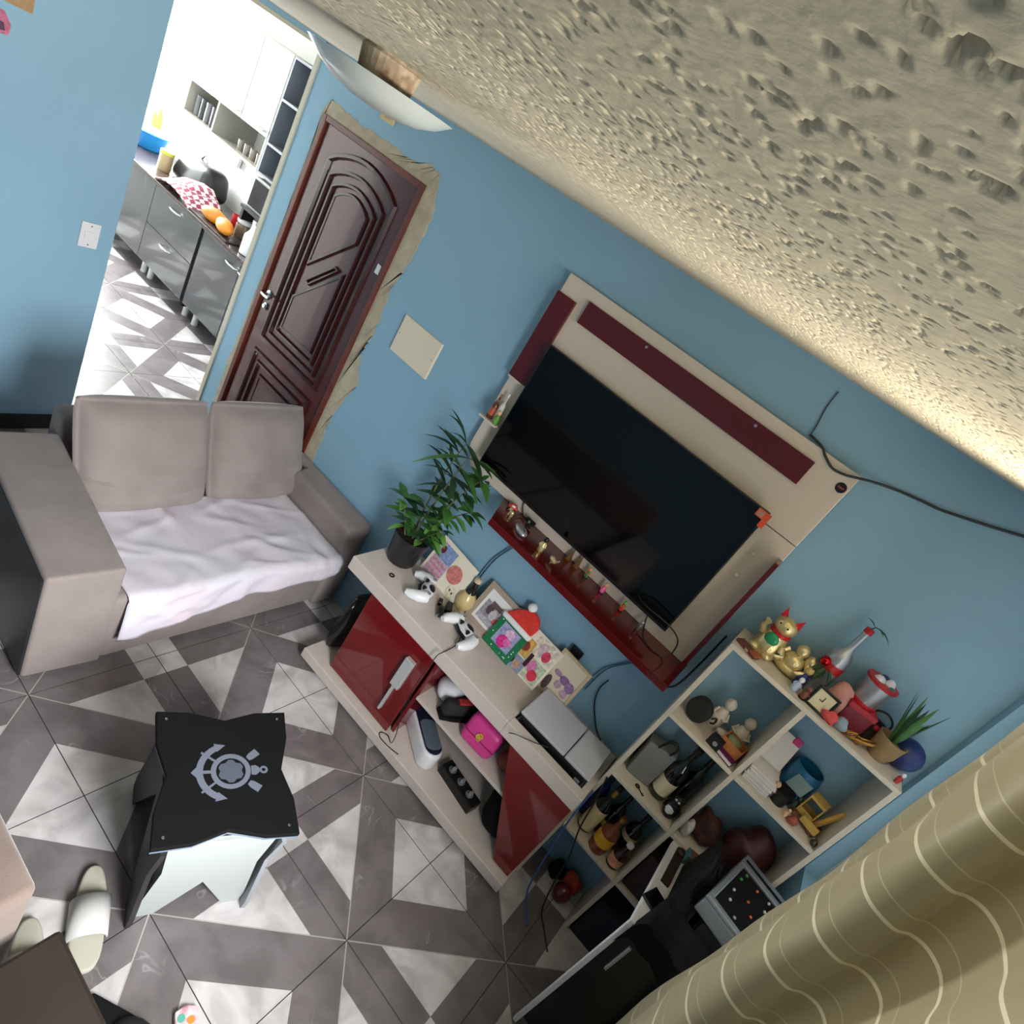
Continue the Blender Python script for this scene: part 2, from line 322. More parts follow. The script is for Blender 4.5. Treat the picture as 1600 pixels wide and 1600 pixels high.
# ---- the entrance door
d1 = bpy.data.objects.new('door_1', None); COL.objects.link(d1); d1.location = (-.706, 0, 0); d1['kind'] = 'structure'; d1['label'] = 'mahogany front door with an arched panel and unpainted plaster around it'
DW = lambda n, mb, m, **k: obj(n, mb, m, d1, world=True, **k)
DW('door_frame', MB().box(-1.109, -1.076, -.012, .13, 0, 2.081).box(-.336, -.303, -.012, .13, 0, 2.081).box(-1.076, -.336, -.012, .13, 2.052, 2.081), mat('reddish_frame_wood', (104, 44, 32), .3, var=.3, vs=6), bevel=.003)
DW('door_leaf', MB().box(-1.073, -.339, .006, .045, .004, 2.049), WOODD)
def mould(pts, w_=.013, d_=.016, closed=True):
    m = MB(); P = [Vector((p[0], 0, p[1])) for p in pts]; n = len(P)
    seg = range(n if closed else n - 1); ring_ = []
    for i in range(n):
        a = P[i] - P[i - 1] if (closed or i > 0) else P[1] - P[0]; c = P[(i + 1) % n] - P[i] if (closed or i < n - 1) else P[i] - P[i - 1]
        t = (a.normalized() + c.normalized()).normalized(); nn = Vector((-t.z, 0, t.x)); k = 1 / max(.4, t.dot(c.normalized()))
        ring_.append([P[i] + nn * w_ * k + Vector((0, .006, 0)), P[i] + nn * w_ * .45 * k + Vector((0, .006 - d_, 0)), P[i] - nn * w_ * .45 * k + Vector((0, .006 - d_, 0)), P[i] - nn * w_ * k + Vector((0, .006, 0))])
    vs = [tuple(v) for r_ in ring_ for v in r_]; fs = []
    for i in seg:
        j = (i + 1) % n
        for q in range(3): fs.append((4 * i + q, 4 * i + q + 1, 4 * j + q + 1, 4 * j + q))
    return m.add(vs, fs)
def arch(x0, x1, z0, zs, rise, n=10): return [(x0, z0)] + [(x0 + (x1 - x0) * k / n, zs + rise * math.sin(math.pi * k / n) ** .8) for k in range(n + 1)] + [(x1, z0)]
WD2 = mat('dark_mahogany_moulding', (58, 20, 20), .2, coat=.5, var=.2, vs=8)
for nm, pts, w_ in (('moulding', arch(-.965, -.435, .89, 1.915, .085), .016), ('moulding', arch(-.915, -.485, .94, 1.855, .07), .012),
                    ('moulding', arch(-.868, -.528, .985, 1.815, .058), .012)):
    DW(nm, mould(pts, w_), WD2, smooth=False)
def fill(pts, y0=-.004, y1=.006): return MB().prism(pts, y0, y1, 'y')
up = arch(-.822, -.57, 1.44, 1.785, .05); up = up[1:-1] + [(-.57, 1.66), (-.822, 1.42)]
DW('raised_panel', fill(up, -.006), WOODD, bevel=.008); DW('moulding', mould(up, .012), WD2)
lo = [(-.835, 1.215), (-.565, 1.475), (-.565, 1.035), (-.835, 1.02)]
DW('raised_panel', fill(lo, -.006), WOODD, bevel=.008); DW('moulding', mould(lo, .012), WD2)
DW('moulding', mould([(-.79, 1.335), (-.63, 1.495), (-.605, 1.49), (-.765, 1.325)], .008), WD2)
b1 = [(-.965, .08), (-.965, .80), (-.435, .80), (-.435, .08)]; b2 = [(-.91, .13), (-.91, .75), (-.49, .75), (-.49, .13)]; b3 = [(-.85, .2), (-.85, .69), (-.55, .69), (-.55, .2)]
for q, w_ in ((b1, .014), (b2, .011), (b3, .012)): DW('moulding', mould(q, w_), WD2)
DW('raised_panel', fill(b3, -.006), WOODD, bevel=.008)
hd = DW('door_handle', MB().tube([(-1.028, .006, 1.115), (-1.028, -.045, 1.115), (-1.0, -.052, 1.116), (-.955, -.05, 1.118)], .0085, 10).at(-1.028, .006, 1.115, rx=D(90)).lathe([(.024, 0), (.024, .008), (.018, .012)], 18), CHROME, smooth=True)
DW('lock', MB().at(-1.022, .006, 1.045, rx=D(90)).lathe([(.021, 0), (.021, .009), (.012, .014), (.012, .018)], 18), CHROME, smooth=True)
DW('sticker', MB().box(-.385, -.355, .0035, .006, 1.605, 1.652), WHITEP)
# ---- window behind the curtain (right wall) and kitchen window: frames and panes
def thin_glass():
    m = bpy.data.materials.new('window_glass'); m.use_nodes = True; nt = m.node_tree; nt.nodes.remove(nt.nodes['Principled BSDF'])
    a = nt.nodes.new('ShaderNodeBsdfTransparent'); g = nt.nodes.new('ShaderNodeBsdfGlossy'); g.inputs['Roughness'].default_value = .02; x = nt.nodes.new('ShaderNodeMixShader'); x.inputs[0].default_value = .06
    a.inputs[0].default_value = (.96, .97, .96, 1)
    nt.links.new(a.outputs[0], x.inputs[1]); nt.links.new(g.outputs[0], x.inputs[2]); nt.links.new(x.outputs[0], nt.nodes['Material Output'].inputs['Surface']); return m
GLASS = thin_glass()
w1 = bpy.data.objects.new('window_1', None); COL.objects.link(w1); w1.location = (XR + .08, (WY0 + WY1) / 2, WZ0); w1['kind'] = 'structure'
fr = MB(); X0, X1 = XR + .05, XR + .09
fr.box(X0, X1, WY0, WY1, WZ0, WZ0 + .04).box(X0, X1, WY0, WY1, WZ1 - .04, WZ1).box(X0, X1, WY0, WY0 + .04, WZ0 + .04, WZ1 - .04).box(X0, X1, WY1 - .04, WY1, WZ0 + .04, WZ1 - .04)
ym = (WY0 + WY1) / 2; fr.box(X0, X1, ym - .02, ym + .02, WZ0 + .04, WZ1 - .04)
obj('window_frame', fr, WHITEP, w1, world=True)
for a, c in ((WY0 + .04, ym - .02), (ym + .02, WY1 - .04)): obj('pane', MB().box(X0 + .018, X0 + .022, a, c, WZ0 + .04, WZ1 - .04), GLASS, w1, world=True)
w2 = bpy.data.objects.new('window_2', None); COL.objects.link(w2); w2.location = (-5.16, .25, .7); w2['kind'] = 'structure'
fr = MB(); a0, a1 = -.65, 1.15
fr.box(-5.18, -5.14, a0, a1, .7, .74).box(-5.18, -5.14, a0, a1, 2.16, 2.2)
for yy in (a0 + .02, .25, a1 - .02): fr.box(-5.18, -5.14, yy - .02, yy + .02, .74, 2.16)
obj('window_frame', fr, WHITEP, w2, world=True)
for a, c in ((a0 + .04, .23), (.27, a1 - .04)): obj('pane', MB().box(-5.162, -5.158, a, c, .74, 2.16), GLASS, w2, world=True)
# ================================================================= LARGE FURNITURE
# ---- loveseat
sf = thing('loveseat', 'taupe suede two-seat sofa with its back to the kitchen passage', 'sofa', (-.05, -.73, 0))
SO = lambda n, mb, m=SUEDE, **k: obj(n, mb, m, sf, world=True, **k)
def soft(n, p, bev=.03, **k): return SO(n, MB().hexa(p), bevel=bev, seg=4, smooth=True, **k)
soft('armrest', [(-.46, -1.405, .02), (.295, -1.455, .02), (.315, -1.2, .02), (-.46, -1.13, .02), (-.46, -1.41, .58), (.345, -1.485, .575), (.36, -1.243, .575), (-.44, -1.155, .58)], .014)
SO('side_shade', MB().hexa([(-.455, -1.414, .03), (.285, -1.463, .03), (.285, -1.453, .03), (-.455, -1.404, .03), (-.455, -1.419, .56), (.33, -1.492, .555), (.33, -1.48, .555), (-.455, -1.408, .56)]), mat('dark_arm_shade', (34, 34, 37), .4, bump=.1, bs=20), label='dark outer side of the arm, its shade put into the colour')  # added dark panel: shade on the arm's outer side put into its colour
SO('armrest', MB().prism([(-.46, -.08), (-.17, -.08), (-.15, -.175), (.345, -.18), (.345, -.012), (-.46, -.012)], .02, .56), bevel=.025, seg=4, smooth=True)
soft('seat_base', [(-.46, -1.21, .03), (.315, -1.215, .03), (.325, -.17, .03), (-.46, -.17, .03), (-.46, -1.2, .40), (.345, -1.255, .40), (.35, -.17, .40), (-.46, -.17, .40)], .03)
soft('back_frame', [(-.56, -1.14, .03), (-.43, -1.14, .03), (-.43, -.02, .03), (-.56, -.02, .03), (-.58, -1.14, .64), (-.46, -1.14, .64), (-.46, -.02, .62), (-.58, -.02, .62)], .03)
def cushion(y0, y1, seed):
    # pillow: grid over (y,z) front/back, thickness swelling to the middle; leans back
    m = MB(); N = 18; M_ = 16; rnd = random.Random(seed)
    cr = [(rnd.uniform(.08, .5), rnd.uniform(.1, .9), rnd.uniform(-.5, .5), rnd.uniform(.10, .3)) for _ in range(9)]
    def pt(s, t, front):
        e = (max(0, 1 - abs(2 * s - 1) ** 9) ** .45) * (max(0, 1 - abs(2 * t - 1) ** 9) ** .45)
        th = .065 + .045 * (1 - (2 * s - 1) ** 2) * (1 - (2 * t - 1) ** 2) ** .5
        x = -.33 + .20 * (1 - t) ** 1.1 - .02
        y = y0 + (y1 - y0) * s; z = .395 + .435 * t
        # soften outline corners
        y += (.5 - s) * .022 * (abs(2 * t - 1) ** 6); z += (.5 - t) * .022 * (abs(2 * s - 1) ** 6)
        d = e * th
        if front:
            for (zt, yc, sl, wd) in cr:
                q = (t - zt) - sl * (s - yc) * .35 - .12 * (s - yc) ** 2; d += .022 * e * math.exp(-(q / .02) ** 2) * math.exp(-((s - yc) / wd) ** 2) - .02 * e * math.exp(-((q + .035) / .022) ** 2) * math.exp(-((s - yc) / wd) ** 2)
            return (x + d, y, z)
        return (x - d * .9, y, z)
    vs = [pt(i / N, j / M_, True) for i in range(N + 1) for j in range(M_ + 1)] + [pt(i / N, j / M_, False) for i in range(N + 1) for j in range(M_ + 1)]
    o_ = (N + 1) * (M_ + 1); k = lambda i, j: i * (M_ + 1) + j; fs = []
    for i in range(N):
        for j in range(M_): fs += [(k(i, j), k(i + 1, j), k(i + 1, j + 1), k(i, j + 1)), (o_ + k(i, j), o_ + k(i, j + 1), o_ + k(i + 1, j + 1), o_ + k(i + 1, j))]
    return m.add(vs, fs)
for y0, y1, sd in ((-1.185, -.63, 3), (-.63, -.09, 5)):
    o = SO('back_cushion', cushion(y0, y1, sd), smooth=True)
    md = o.modifiers.new('w', 'WELD'); md.merge_threshold = .002; md = o.modifiers.new('u', 'SUBSURF'); md.levels = md.render_levels = 1
# ---- throw over the seat
def blanket():
    m = MB(); N, M_ = 54, 46; vs = []; rnd = random.Random(2)
    wr = [(rnd.random(), rnd.random(), rnd.uniform(0, math.pi), rnd.uniform(.08, .25), rnd.uniform(.012, .03)) for _ in range(34)]
    for i in range(N + 1):
        s = i / N; y = -1.195 + s * 1.01
        Ltop, Lfr = .52, .10 + .13 * (1 - s) ** 1.3 + .006 * math.sin(s * 21)
        for j in range(M_ + 1):
            t = j / M_ * (Ltop + Lfr)
            if t < Ltop - .02: x, z = -.175 + t, .412
            else:
                a = min(1, (t - Ltop + .02) / .05) * math.pi / 2; x = -.175 + Ltop - .02 + .032 * math.sin(a); z = .412 - .032 * (1 - math.cos(a))
                if t > Ltop + .03: z -= t - Ltop - .03; x += .004 * math.sin(s * 30 + t * 20)
            x += .012 * math.sin(s * 9) + .01 * s + .028 * s
            h = .002 * math.sin(s * 40 + math.sin(t * 22) * 1.5)
            for (a_, b_, th, ln, wd) in wr:
                dx, dy = s - a_, j / M_ - b_; q = -dx * math.sin(th) + dy * math.cos(th); p = dx * math.cos(th) + dy * math.sin(th)
                h += .007 * math.exp(-(q / wd) ** 2 - (p / ln) ** 2)
            if t > Ltop: vs.append((x + h, y, z))
            else: vs.append((x, y, z + h))
    k = lambda i, j: i * (M_ + 1) + j
    return m.add(vs, [(k(i, j), k(i + 1, j), k(i + 1, j + 1), k(i, j + 1)) for i in range(N) for j in range(M_)])
def throw_mat():
    m = mat('white_pink_cotton', (216, 208, 216), .95, bump=.3, bs=300); nt = m.node_tree; B = nt.nodes['Principled BSDF']
    tc = nt.nodes.new('ShaderNodeTexCoord'); cx = None; fac = []
    sp = nt.nodes.new('ShaderNodeSeparateXYZ'); nt.links.new(tc.outputs['Object'], sp.inputs[0])
    for ax, sc in (('X', 68), ('Y', 68)):
        a = nt.nodes.new('ShaderNodeMath'); a.operation = 'MULTIPLY'; a.inputs[1].default_value = sc * 2; nt.links.new(sp.outputs[ax], a.inputs[0])
        s_ = nt.nodes.new('ShaderNodeMath'); s_.operation = 'SINE'; nt.links.new(a.outputs[0], s_.inputs[0])
        g = nt.nodes.new('ShaderNodeMath'); g.operation = 'GREATER_THAN'; g.inputs[1].default_value = .55; nt.links.new(s_.outputs[0], g.inputs[0]); fac.append(g)
    ad = nt.nodes.new('ShaderNodeMath'); ad.operation = 'MAXIMUM'; nt.links.new(fac[0].outputs[0], ad.inputs[0]); nt.links.new(fac[1].outputs[0], ad.inputs[1])
    n = nt.nodes.new('ShaderNodeTexNoise'); n.inputs['Scale'].default_value = 4.; nt.links.new(tc.outputs['Object'], n.inputs['Vector'])
    r3 = nt.nodes.new('ShaderNodeValToRGB'); r3.color_ramp.elements[0].position = .45; r3.color_ramp.elements[1].position = .62; r3.color_ramp.elements[1].color = (.55, .55, .55, 1); nt.links.new(n.outputs['Fac'], r3.inputs['Fac'])
    mu = nt.nodes.new('ShaderNodeMath'); mu.operation = 'MULTIPLY'; nt.links.new(ad.outputs[0], mu.inputs[0]); nt.links.new(r3.outputs['Color'], mu.inputs[1])
    mx = nt.nodes.new('ShaderNodeMix'); mx.data_type = 'RGBA'; mx.inputs['A'].default_value = lin((214, 208, 218)) + (1,); mx.inputs['B'].default_value = lin((222, 196, 208)) + (1,)
    nt.links.new(mu.outputs[0], mx.inputs['Factor']); nt.links.new(mx.outputs['Result'], B.inputs['Base Color']); return m
single('throw_blanket', blanket(), throw_mat(), 'white cotton throw with faint pink checks spread over the sofa seat', 'blanket', smooth=True, solid=.004)
# ---- football stool
st = thing('stool', 'small stool with a black notched top carrying a grey anchor crest', 'stool', (1.142, -1.262, 0), D(-27.4))
a, c = .222, .205
def notch(p, q, inw):      # points along an edge p->q with a shallow V dip
    P = Vector(p + (0,)); Q = Vector(q + (0,)); n = Vector((-(Q - P).y, (Q - P).x, 0)).normalized()
    return [tuple((P + (Q - P) * t + n * inw * k).xy) for t, k in ((0, 0), (.26, .12), (.5, 1), (.76, .12))]
K = [(-a, -c), (a, -c), (a, c), (-a, c)]
top = sum([notch(K[i], K[(i + 1) % 4], .034) for i in range(4)], [])
WPT = mat('white_painted_board', (176, 180, 178), .5)
obj('stool_top', MB().prism(top, .413, .43), [BLACKM], st, bevel=.003)
obj('top_edge', MB().prism([(p[0] * .985, p[1] * .985) for p in top], .402, .413), mat('blue_grey_edge', (120, 132, 150), .6), st)
def side(w_, ft=.1, ap=.165): return [(-w_ * .97, .402), (w_ * .97, .402), (w_ * .86, .25), (w_ * 1.0, .05), (w_ * .98, 0), (w_ - ft + .045, 0), (0, ap), (-w_ + ft - .045, 0), (-w_ * .98, 0), (-w_ * 1.0, .05), (-w_ * .86, .25)]
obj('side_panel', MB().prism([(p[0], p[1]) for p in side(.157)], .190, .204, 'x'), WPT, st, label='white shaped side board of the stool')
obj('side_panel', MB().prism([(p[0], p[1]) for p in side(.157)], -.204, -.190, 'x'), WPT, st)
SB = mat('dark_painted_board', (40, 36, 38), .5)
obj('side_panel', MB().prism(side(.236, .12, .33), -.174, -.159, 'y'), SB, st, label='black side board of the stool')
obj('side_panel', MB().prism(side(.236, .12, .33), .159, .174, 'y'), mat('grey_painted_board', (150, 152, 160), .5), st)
for x_, y_ in ((-a + .03, -c + .03), (a - .03, -c + .03), (a - .03, c - .03), (-a + .03, c - .03)): obj('screw', MB().at(x_, y_, .43).lathe([(.005, 0), (.005, .0012), (.002, .002)], 10), CHROME, st)
EM = mat('grey_crest_paint', (106, 110, 124), .5); ED = mat('dim_crest_paint', (82, 86, 100), .5); z0, z1 = .4302, .4308
em = MB()       # crest: life-ring, anchor with two crossed oars; its head points to the wall side (+w)
em.M = Matrix.Translation((0, .012, 0)) @ Matrix.Rotation(D(90), 4, 'Z') @ Matrix.Diagonal((.86, .86, 1, 1)); 
em.ring(.052, .070, z0, z1)
em.ring(.096, .119, z0, z1, D(116), D(244), 20)                    # anchor arms
for sg in (1, -1):
    q = D(180 - 62 * sg); em.add([( .128 * math.cos(q - .02 * sg) , .128 * math.sin(q - .02 * sg), z1 + .0002), (.092 * math.cos(q + .05 * sg), .092 * math.sin(q + .05 * sg), z1 + .0002), (.108 * math.cos(q - .34 * sg), .108 * math.sin(q - .34 * sg), z1 + .0002)], [(0, 1, 2)])
    t = D(38 * sg); em.prism([(p[0] * math.cos(t) - p[1] * math.sin(t), p[0] * math.sin(t) + p[1] * math.cos(t)) for p in ((.078, -.009), (.092, -.014), (.125, -.015), (.125, .015), (.092, .014), (.078, .009))], z0, z1)
    t = D(180 + 38 * sg); em.prism([(p[0] * math.cos(t) - p[1] * math.sin(t), p[0] * math.sin(t) + p[1] * math.cos(t)) for p in ((.07, -.004), (.128, -.004), (.128, .004), (.07, .004))], z0, z1 + .0004)
em.prism([(-.136, 0), (-.118, -.02), (-.098, 0), (-.118, .02)], z0, z1 + .0003)
em.prism([(-.1, -.006), (-.07, -.006), (-.07, .006), (-.1, .006)], z0, z1 - .0002)
em.prism([(.072, -.018), (.088, -.02), (.1, -.011), (.104, 0), (.1, .011), (.088, .02), (.072, .018)], z0, z1); em.ring(.007, .0155, z0, z1, n=16, cx=.117)
em.prism([(.046 * math.cos(k * 2 * math.pi / 18) * (1 if k % 3 else .82), .046 * math.sin(k * 2 * math.pi / 18) * (1 if k % 3 else .82)) for k in range(18)], z0, z1, mi=1)
obj('crest', em, [EM, ED], st, label='grey anchor, oars and life-ring crest')
# ---- TV rack (low sideboard)
RKR = D(1.5); rk = thing('tv_rack', 'low beige media console with burgundy doors under the television', 'sideboard', (.572, -.012, 0), RKR)
RK = lambda n, mb, m, **k: obj(n, mb, m, rk, **k)
RW, RD = 1.4, .385
RK('top_board', MB().box(0, 1.0, -RD, 0, .58, .652), BEIGE, bevel=.004)
tr = MB().box(1.0, RW, -RD, -RD + .05, .58, .652).box(RW - .03, RW, -RD + .05, 0, .58, .652).box(1.0, RW - .03, -.03, 0, .58, .652).box(1.0, RW - .03, -RD + .05, -.03, .58, .60)
RK('top_tray', tr, BEIGE, bevel=.003)
RK('bottom_board', MB().box(.03, RW + .005, -RD - .04, 0, .03, .085), BEIGE, bevel=.004)
RK('plinth', MB().box(.08, RW - .04, -RD + .02, -.02, 0, .03), BLACKM)
RK('side_board', MB().box(.17, .19, -RD + .03, 0, .085, .58), BEIGE); RK('side_board', MB().box(RW - .025, RW - .005, -RD + .03, 0, .085, .58), BEIGE)
RK('divider', MB().box(.60, .618, -RD + .04, 0, .085, .58), RED); RK('back_board', MB().box(.19, RW - .025, -.012, 0, .085, .58), mat('dark_back_panel', (34, 30, 32), .7))
RK('middle_shelf', MB().box(.618, RW - .03, -RD + .03, -.012, .335, .352), BEIGE)
dl = RK('door', MB().box(.175, .595, -RD + .005, -RD + .022, .09, .575), RED, bevel=.002)
RK('handle', MB().box(.49, .54, -RD - .02, -RD + .004, .33, .50).box(.505, .517, -RD - .018, -RD + .004, .17, .34), mat('polished_handle', (214, 214, 216), .35, .5), bevel=.003).parent = dl
RK('door', MB().prism([(1.06, .575), (RW - .004, .575), (RW - .004, .09), (1.31, .09)], -RD + .005, -RD + .022, 'y'), RED, bevel=.002)
RK('cable_grommet', MB().at(.165, -.285, .652).ring(.008, .014, 0, .003, n=16), BLACK)
# ---- wall panel of the television
pn = thing('entertainment_wall_unit', 'off-white wall panel with burgundy strips holding the television', 'wall panel', (1.26, 0, 1.2))
PN = lambda n, mb, m, **k: obj(n, mb, m, pn, world=True, **k)
PN('board', MB().box(.60, 1.918, -.038, -.012, 1.828, 2.136), BEIGEP, bevel=.002); PN('board', MB().prism([(.60, 1.29), (.66, 1.205), (1.918, 1.205), (1.918, 1.825), (.60, 1.825)], -.038, -.012, 'y'), BEIGEP, bevel=.002)
PN('batten', MB().box(.70, 1.82, -.012, 0, 1.9, 2.06).box(.72, 1.82, -.012, 0, 1.25, 1.4), BLACKM)
PN('burgundy_strip', MB().box(.745, 1.78, -.052, -.038, 1.997, 2.09), REDP, bevel=.001)
PN('burgundy_strip', MB().box(.598, .695, -.055, -.038, 1.66, 2.056), REDP, bevel=.001)
PN('side_fin', MB().box(1.902, 1.92, -.12, -.038, 1.205, 1.76), REDP, bevel=.001)
PN('ledge', MB().prism([(.882, -.012), (.99, -.262), (1.925, -.262), (1.925, -.012)], 1.172, 1.205), REDP, bevel=.002)
PN('side_ledge', MB().box(.602, .70, -.105, -.038, 1.447, 1.455), BEIGEP); PN('side_ledge_top', MB().box(.602, .70, -.06, -.038, 1.652, 1.66), BEIGEP)
for x_, z_ in ((.66, 2.02), (1.05, 2.075), (1.55, 2.075), (1.83, 1.72), (1.835, 1.62)): PN('screw_cap', MB().at(x_, -.0525, z_, rx=D(90)).lathe([(.006, 0), (.005, .002)], 10), SILVER if z_ > 1.8 else WHITEP)
bd = PN('badge', MB().at(1.893, -.0382, 2.072, rx=D(90)).lathe([(.018, 0), (.018, .002)], 24), BLACK, label='round black maker badge')
obj('badge_mark', MB().box(1.882, 1.904, -.0412, -.0402, 2.069, 2.075), mat('badge_red', (150, 60, 60), .5), bd, world=True)
# ---- television
tv = thing('television', 'large switched-off black flat television on the wall panel', 'television', (1.252, -.04, 1.28))
TV = lambda n, mb, m, **k: obj(n, mb, m, tv, world=True, **k)
TV('back_shell', MB().box(.80, 1.70, -.075, -.04, 1.36, 1.80), BLACK, bevel=.004)
TV('bezel', MB().box(.720, 1.784, -.098, -.075, 1.279, 1.874), BLACK, bevel=.002)
TV('screen', MB().box(.727, 1.777, -.0995, -.0975, 1.293, 1.868), mat('black_glass_screen', (4, 4, 5), .06, spec=.36))
TV('energy_sticker', MB().box(1.745, 1.795, -.1015, -.0995, 1.842, 1.872).box(1.775, 1.795, -.1015, -.0995, 1.815, 1.842), mat('orange_sticker', (222, 88, 48), .5), label='small orange sticker on the corner of the screen')
TV('sticker_print', MB().box(1.75, 1.772, -.1025, -.1015, 1.846, 1.866), mat('sticker_grey', (170, 140, 120), .5))
# ---- cube shelf
SH = thing('cube_shelf', 'cream open-backed shelf unit with two columns of square cubbies', 'shelf', (2.3, -.11, 0))
SW = lambda n, mb, m=CREAM, **k: obj(n, mb, m, SH, world=True, **k)
SZ = [.0, .368, .727, 1.092, 1.455]; SXs = [1.978, 2.272, 2.604]; SY0, SY1 = -.212, -.003
for x_ in SXs: SW('upright', MB().box(x_, x_ + .018, SY0, SY1, 0, 1.455), bevel=.0015)
SW('top_board', MB().box(1.978, 2.622, SY0, SY1, 1.455, 1.472), bevel=.0015)
for z_ in SZ[1:4]:
    SW('shelf_board', MB().box(1.996, 2.272, SY0, SY1, z_, z_ + .016), bevel=.0015); SW('shelf_board', MB().box(2.290, 2.604, SY0, SY1, z_, z_ + .016), bevel=.0015)
SHZ = {1: 1.108, 2: .743, 3: .384, 0: 1.472}
# ---- desk beside the shelf
dk = thing('desk', 'narrow white-edged cabinet with a black front in the corner by the curtain', 'desk', (2.5, -.44, 0))
DK = lambda n, mb, m, **k: obj(n, mb, m, dk, world=True, **k)
DK('desk_top', MB().box(2.308, 2.685, -.66, -.216, .712, .732), WHITEP, bevel=.002); DK('edge_strip', MB().box(2.308, 2.324, -.66, -.64, 0, .712), WHITEP, bevel=.0015); DK('side_board', MB().box(2.668, 2.685, -.66, -.216, 0, .712), WHITEP)
DK('front_panel', MB().box(2.324, 2.668, -.658, -.642, .05, .712), mat('glossy_black_front', (12, 12, 14), .32))
DK('handle', MB().box(2.36, 2.37, -.672, -.658, .52, .66), SILVER, bevel=.002)
# ---- curtain
ct = thing('curtain', 'beige striped curtain hanging at the right-hand window', 'curtain', (2.58, -1.0, 0))
prof = [(-.695, 2.505), (-.70, 2.492), (-.72, 2.482), (-.76, 2.470), (-.80, 2.462), (-.83, 2.464), (-.86, 2.452), (-.91, 2.432), (-.97, 2.418), (-1.03, 2.422), (-1.06, 2.445), (-1.065, 2.49), (-1.04, 2.525), (-1.035, 2.56), (-1.065, 2.585), (-1.13, 2.585), (-1.21, 2.57), (-1.29, 2.582), (-1.38, 2.575)]
def smoothp(P, n=6):
    out = []
    for i in range(len(P) - 1):
        p0, p1, p2, p3 = P[max(0, i - 1)], P[i], P[i + 1], P[min(len(P) - 1, i + 2)]
        for k in range(n):
            t = k / n; out.append(tuple(.5 * (2 * p1[q] + (p2[q] - p0[q]) * t + (2 * p0[q] - 5 * p1[q] + 4 * p2[q] - p3[q]) * t * t + (3 * p1[q] - p0[q] - 3 * p2[q] + p3[q]) * t ** 3) for q in range(2)))
    return out + [P[-1]]
pc = smoothp(prof); zs = [.12 + (2.03 - .12) * k / 60 for k in range(61)]; vs = []
for yy, xx in pc:
    for z_ in zs: f = .006 * math.sin(z_ * 5 + yy * 7) + .004 * math.sin(z_ * 13 + yy * 23); vs.append((xx + f, yy, z_))
n_ = len(zs); cm = MB().add(vs, [(i * n_ + j, (i + 1) * n_ + j, (i + 1) * n_ + j + 1, i * n_ + j + 1) for i in range(len(pc) - 1) for j in range(n_ - 1)])
def curtain_mat():
    m = bpy.data.materials.new('beige_satin_stripe'); m.use_nodes = True; nt = m.node_tree; B = nt.nodes['Principled BSDF']; L = nt.links
    g = nt.nodes.new('ShaderNodeNewGeometry'); sp = nt.nodes.new('ShaderNodeSeparateXYZ'); L.new(g.outputs['Position'], sp.inputs[0])
    def M2(op, a, b_=None, c_=None):
        k = nt.nodes.new('ShaderNodeMath'); k.operation = op
        for i, q in enumerate((a, b_, c_)):
            if q is None: continue
            if isinstance(q, (int, float)): k.inputs[i].default_value = q
            else: L.new(q, k.inputs[i])
        return k.outputs[0]
    wob = M2('MULTIPLY', M2('SINE', M2('MULTIPLY', sp.outputs['Y'], 9.)), .012)
    z_ = M2('ADD', sp.outputs['Z'], wob); ph = M2('FRACT', M2('DIVIDE', z_, .138)); s1 = M2('LESS_THAN', M2('ABSOLUTE', M2('SUBTRACT', ph, .5)), .03)
    s2 = M2('LESS_THAN', M2('ABSOLUTE', M2('SUBTRACT', ph, .82)), .012); s2 = M2('MULTIPLY', s2, .4); s = M2('MAXIMUM', s1, s2)
    mx = nt.nodes.new('ShaderNodeMix'); mx.data_type = 'RGBA'; L.new(s, mx.inputs['Factor']); mx.inputs['A'].default_value = lin((140, 129, 98)) + (1,); mx.inputs['B'].default_value = lin((200, 190, 160)) + (1,)
    L.new(mx.outputs['Result'], B.inputs['Base Color']); B.inputs['Roughness'].default_value = .5; B.inputs['Sheen Weight'].default_value = .3
    tr_ = nt.nodes.new('ShaderNodeBsdfTranslucent'); L.new(mx.outputs['Result'], tr_.inputs['Color']); ms = nt.nodes.new('ShaderNodeMixShader'); ms.inputs[0].default_value = .035
    L.new(B.outputs[0], ms.inputs[1]); L.new(tr_.outputs[0], ms.inputs[2]); L.new(ms.outputs[0], nt.nodes['Material Output'].inputs['Surface']); return m
obj('fabric', cm, curtain_mat(), ct, world=True, smooth=True)
obj('curtain_rod', MB().tube([(2.60, -.22, 2.045), (2.60, -2.2, 2.045)], .012, 12).ball(2.6, -.2, 2.045, .022).box(2.6, XR, -.26, -.245, 2.035, 2.055), mat('pale_wood_rod', (206, 170, 120), .5), ct, world=True, smooth=True)
# ---- ceiling lamp: shallow glass dish under a metal gallery
cl = thing('ceiling_lamp', 'shallow frosted glass dish lamp close under the ceiling', 'lamp', (.766, -1.357, 2.262))
obj('glass_dish', MB().lathe([(.001, 0), (.05, .003), (.09, .012), (.125, .028), (.15, .048), (.153, .05), (.147, .05), (.12, .033), (.085, .018), (.045, .009), (.001, .006)], 40), mat('frosted_glass', (176, 182, 178), .3, spec=.6, coat=.3), cl, smooth=True)
obj('gallery', MB().lathe([(.04, .035), (.055, .05), (.062, .09), (.055, .096)], 28), mat('rusty_brown_metal', (176, 166, 148), .8, var=.5, vs=22, col2=(104, 78, 58)), cl, smooth=False)
obj('stem', MB().lathe([(.006, .004), (.006, .06)], 10), CHROME, cl)
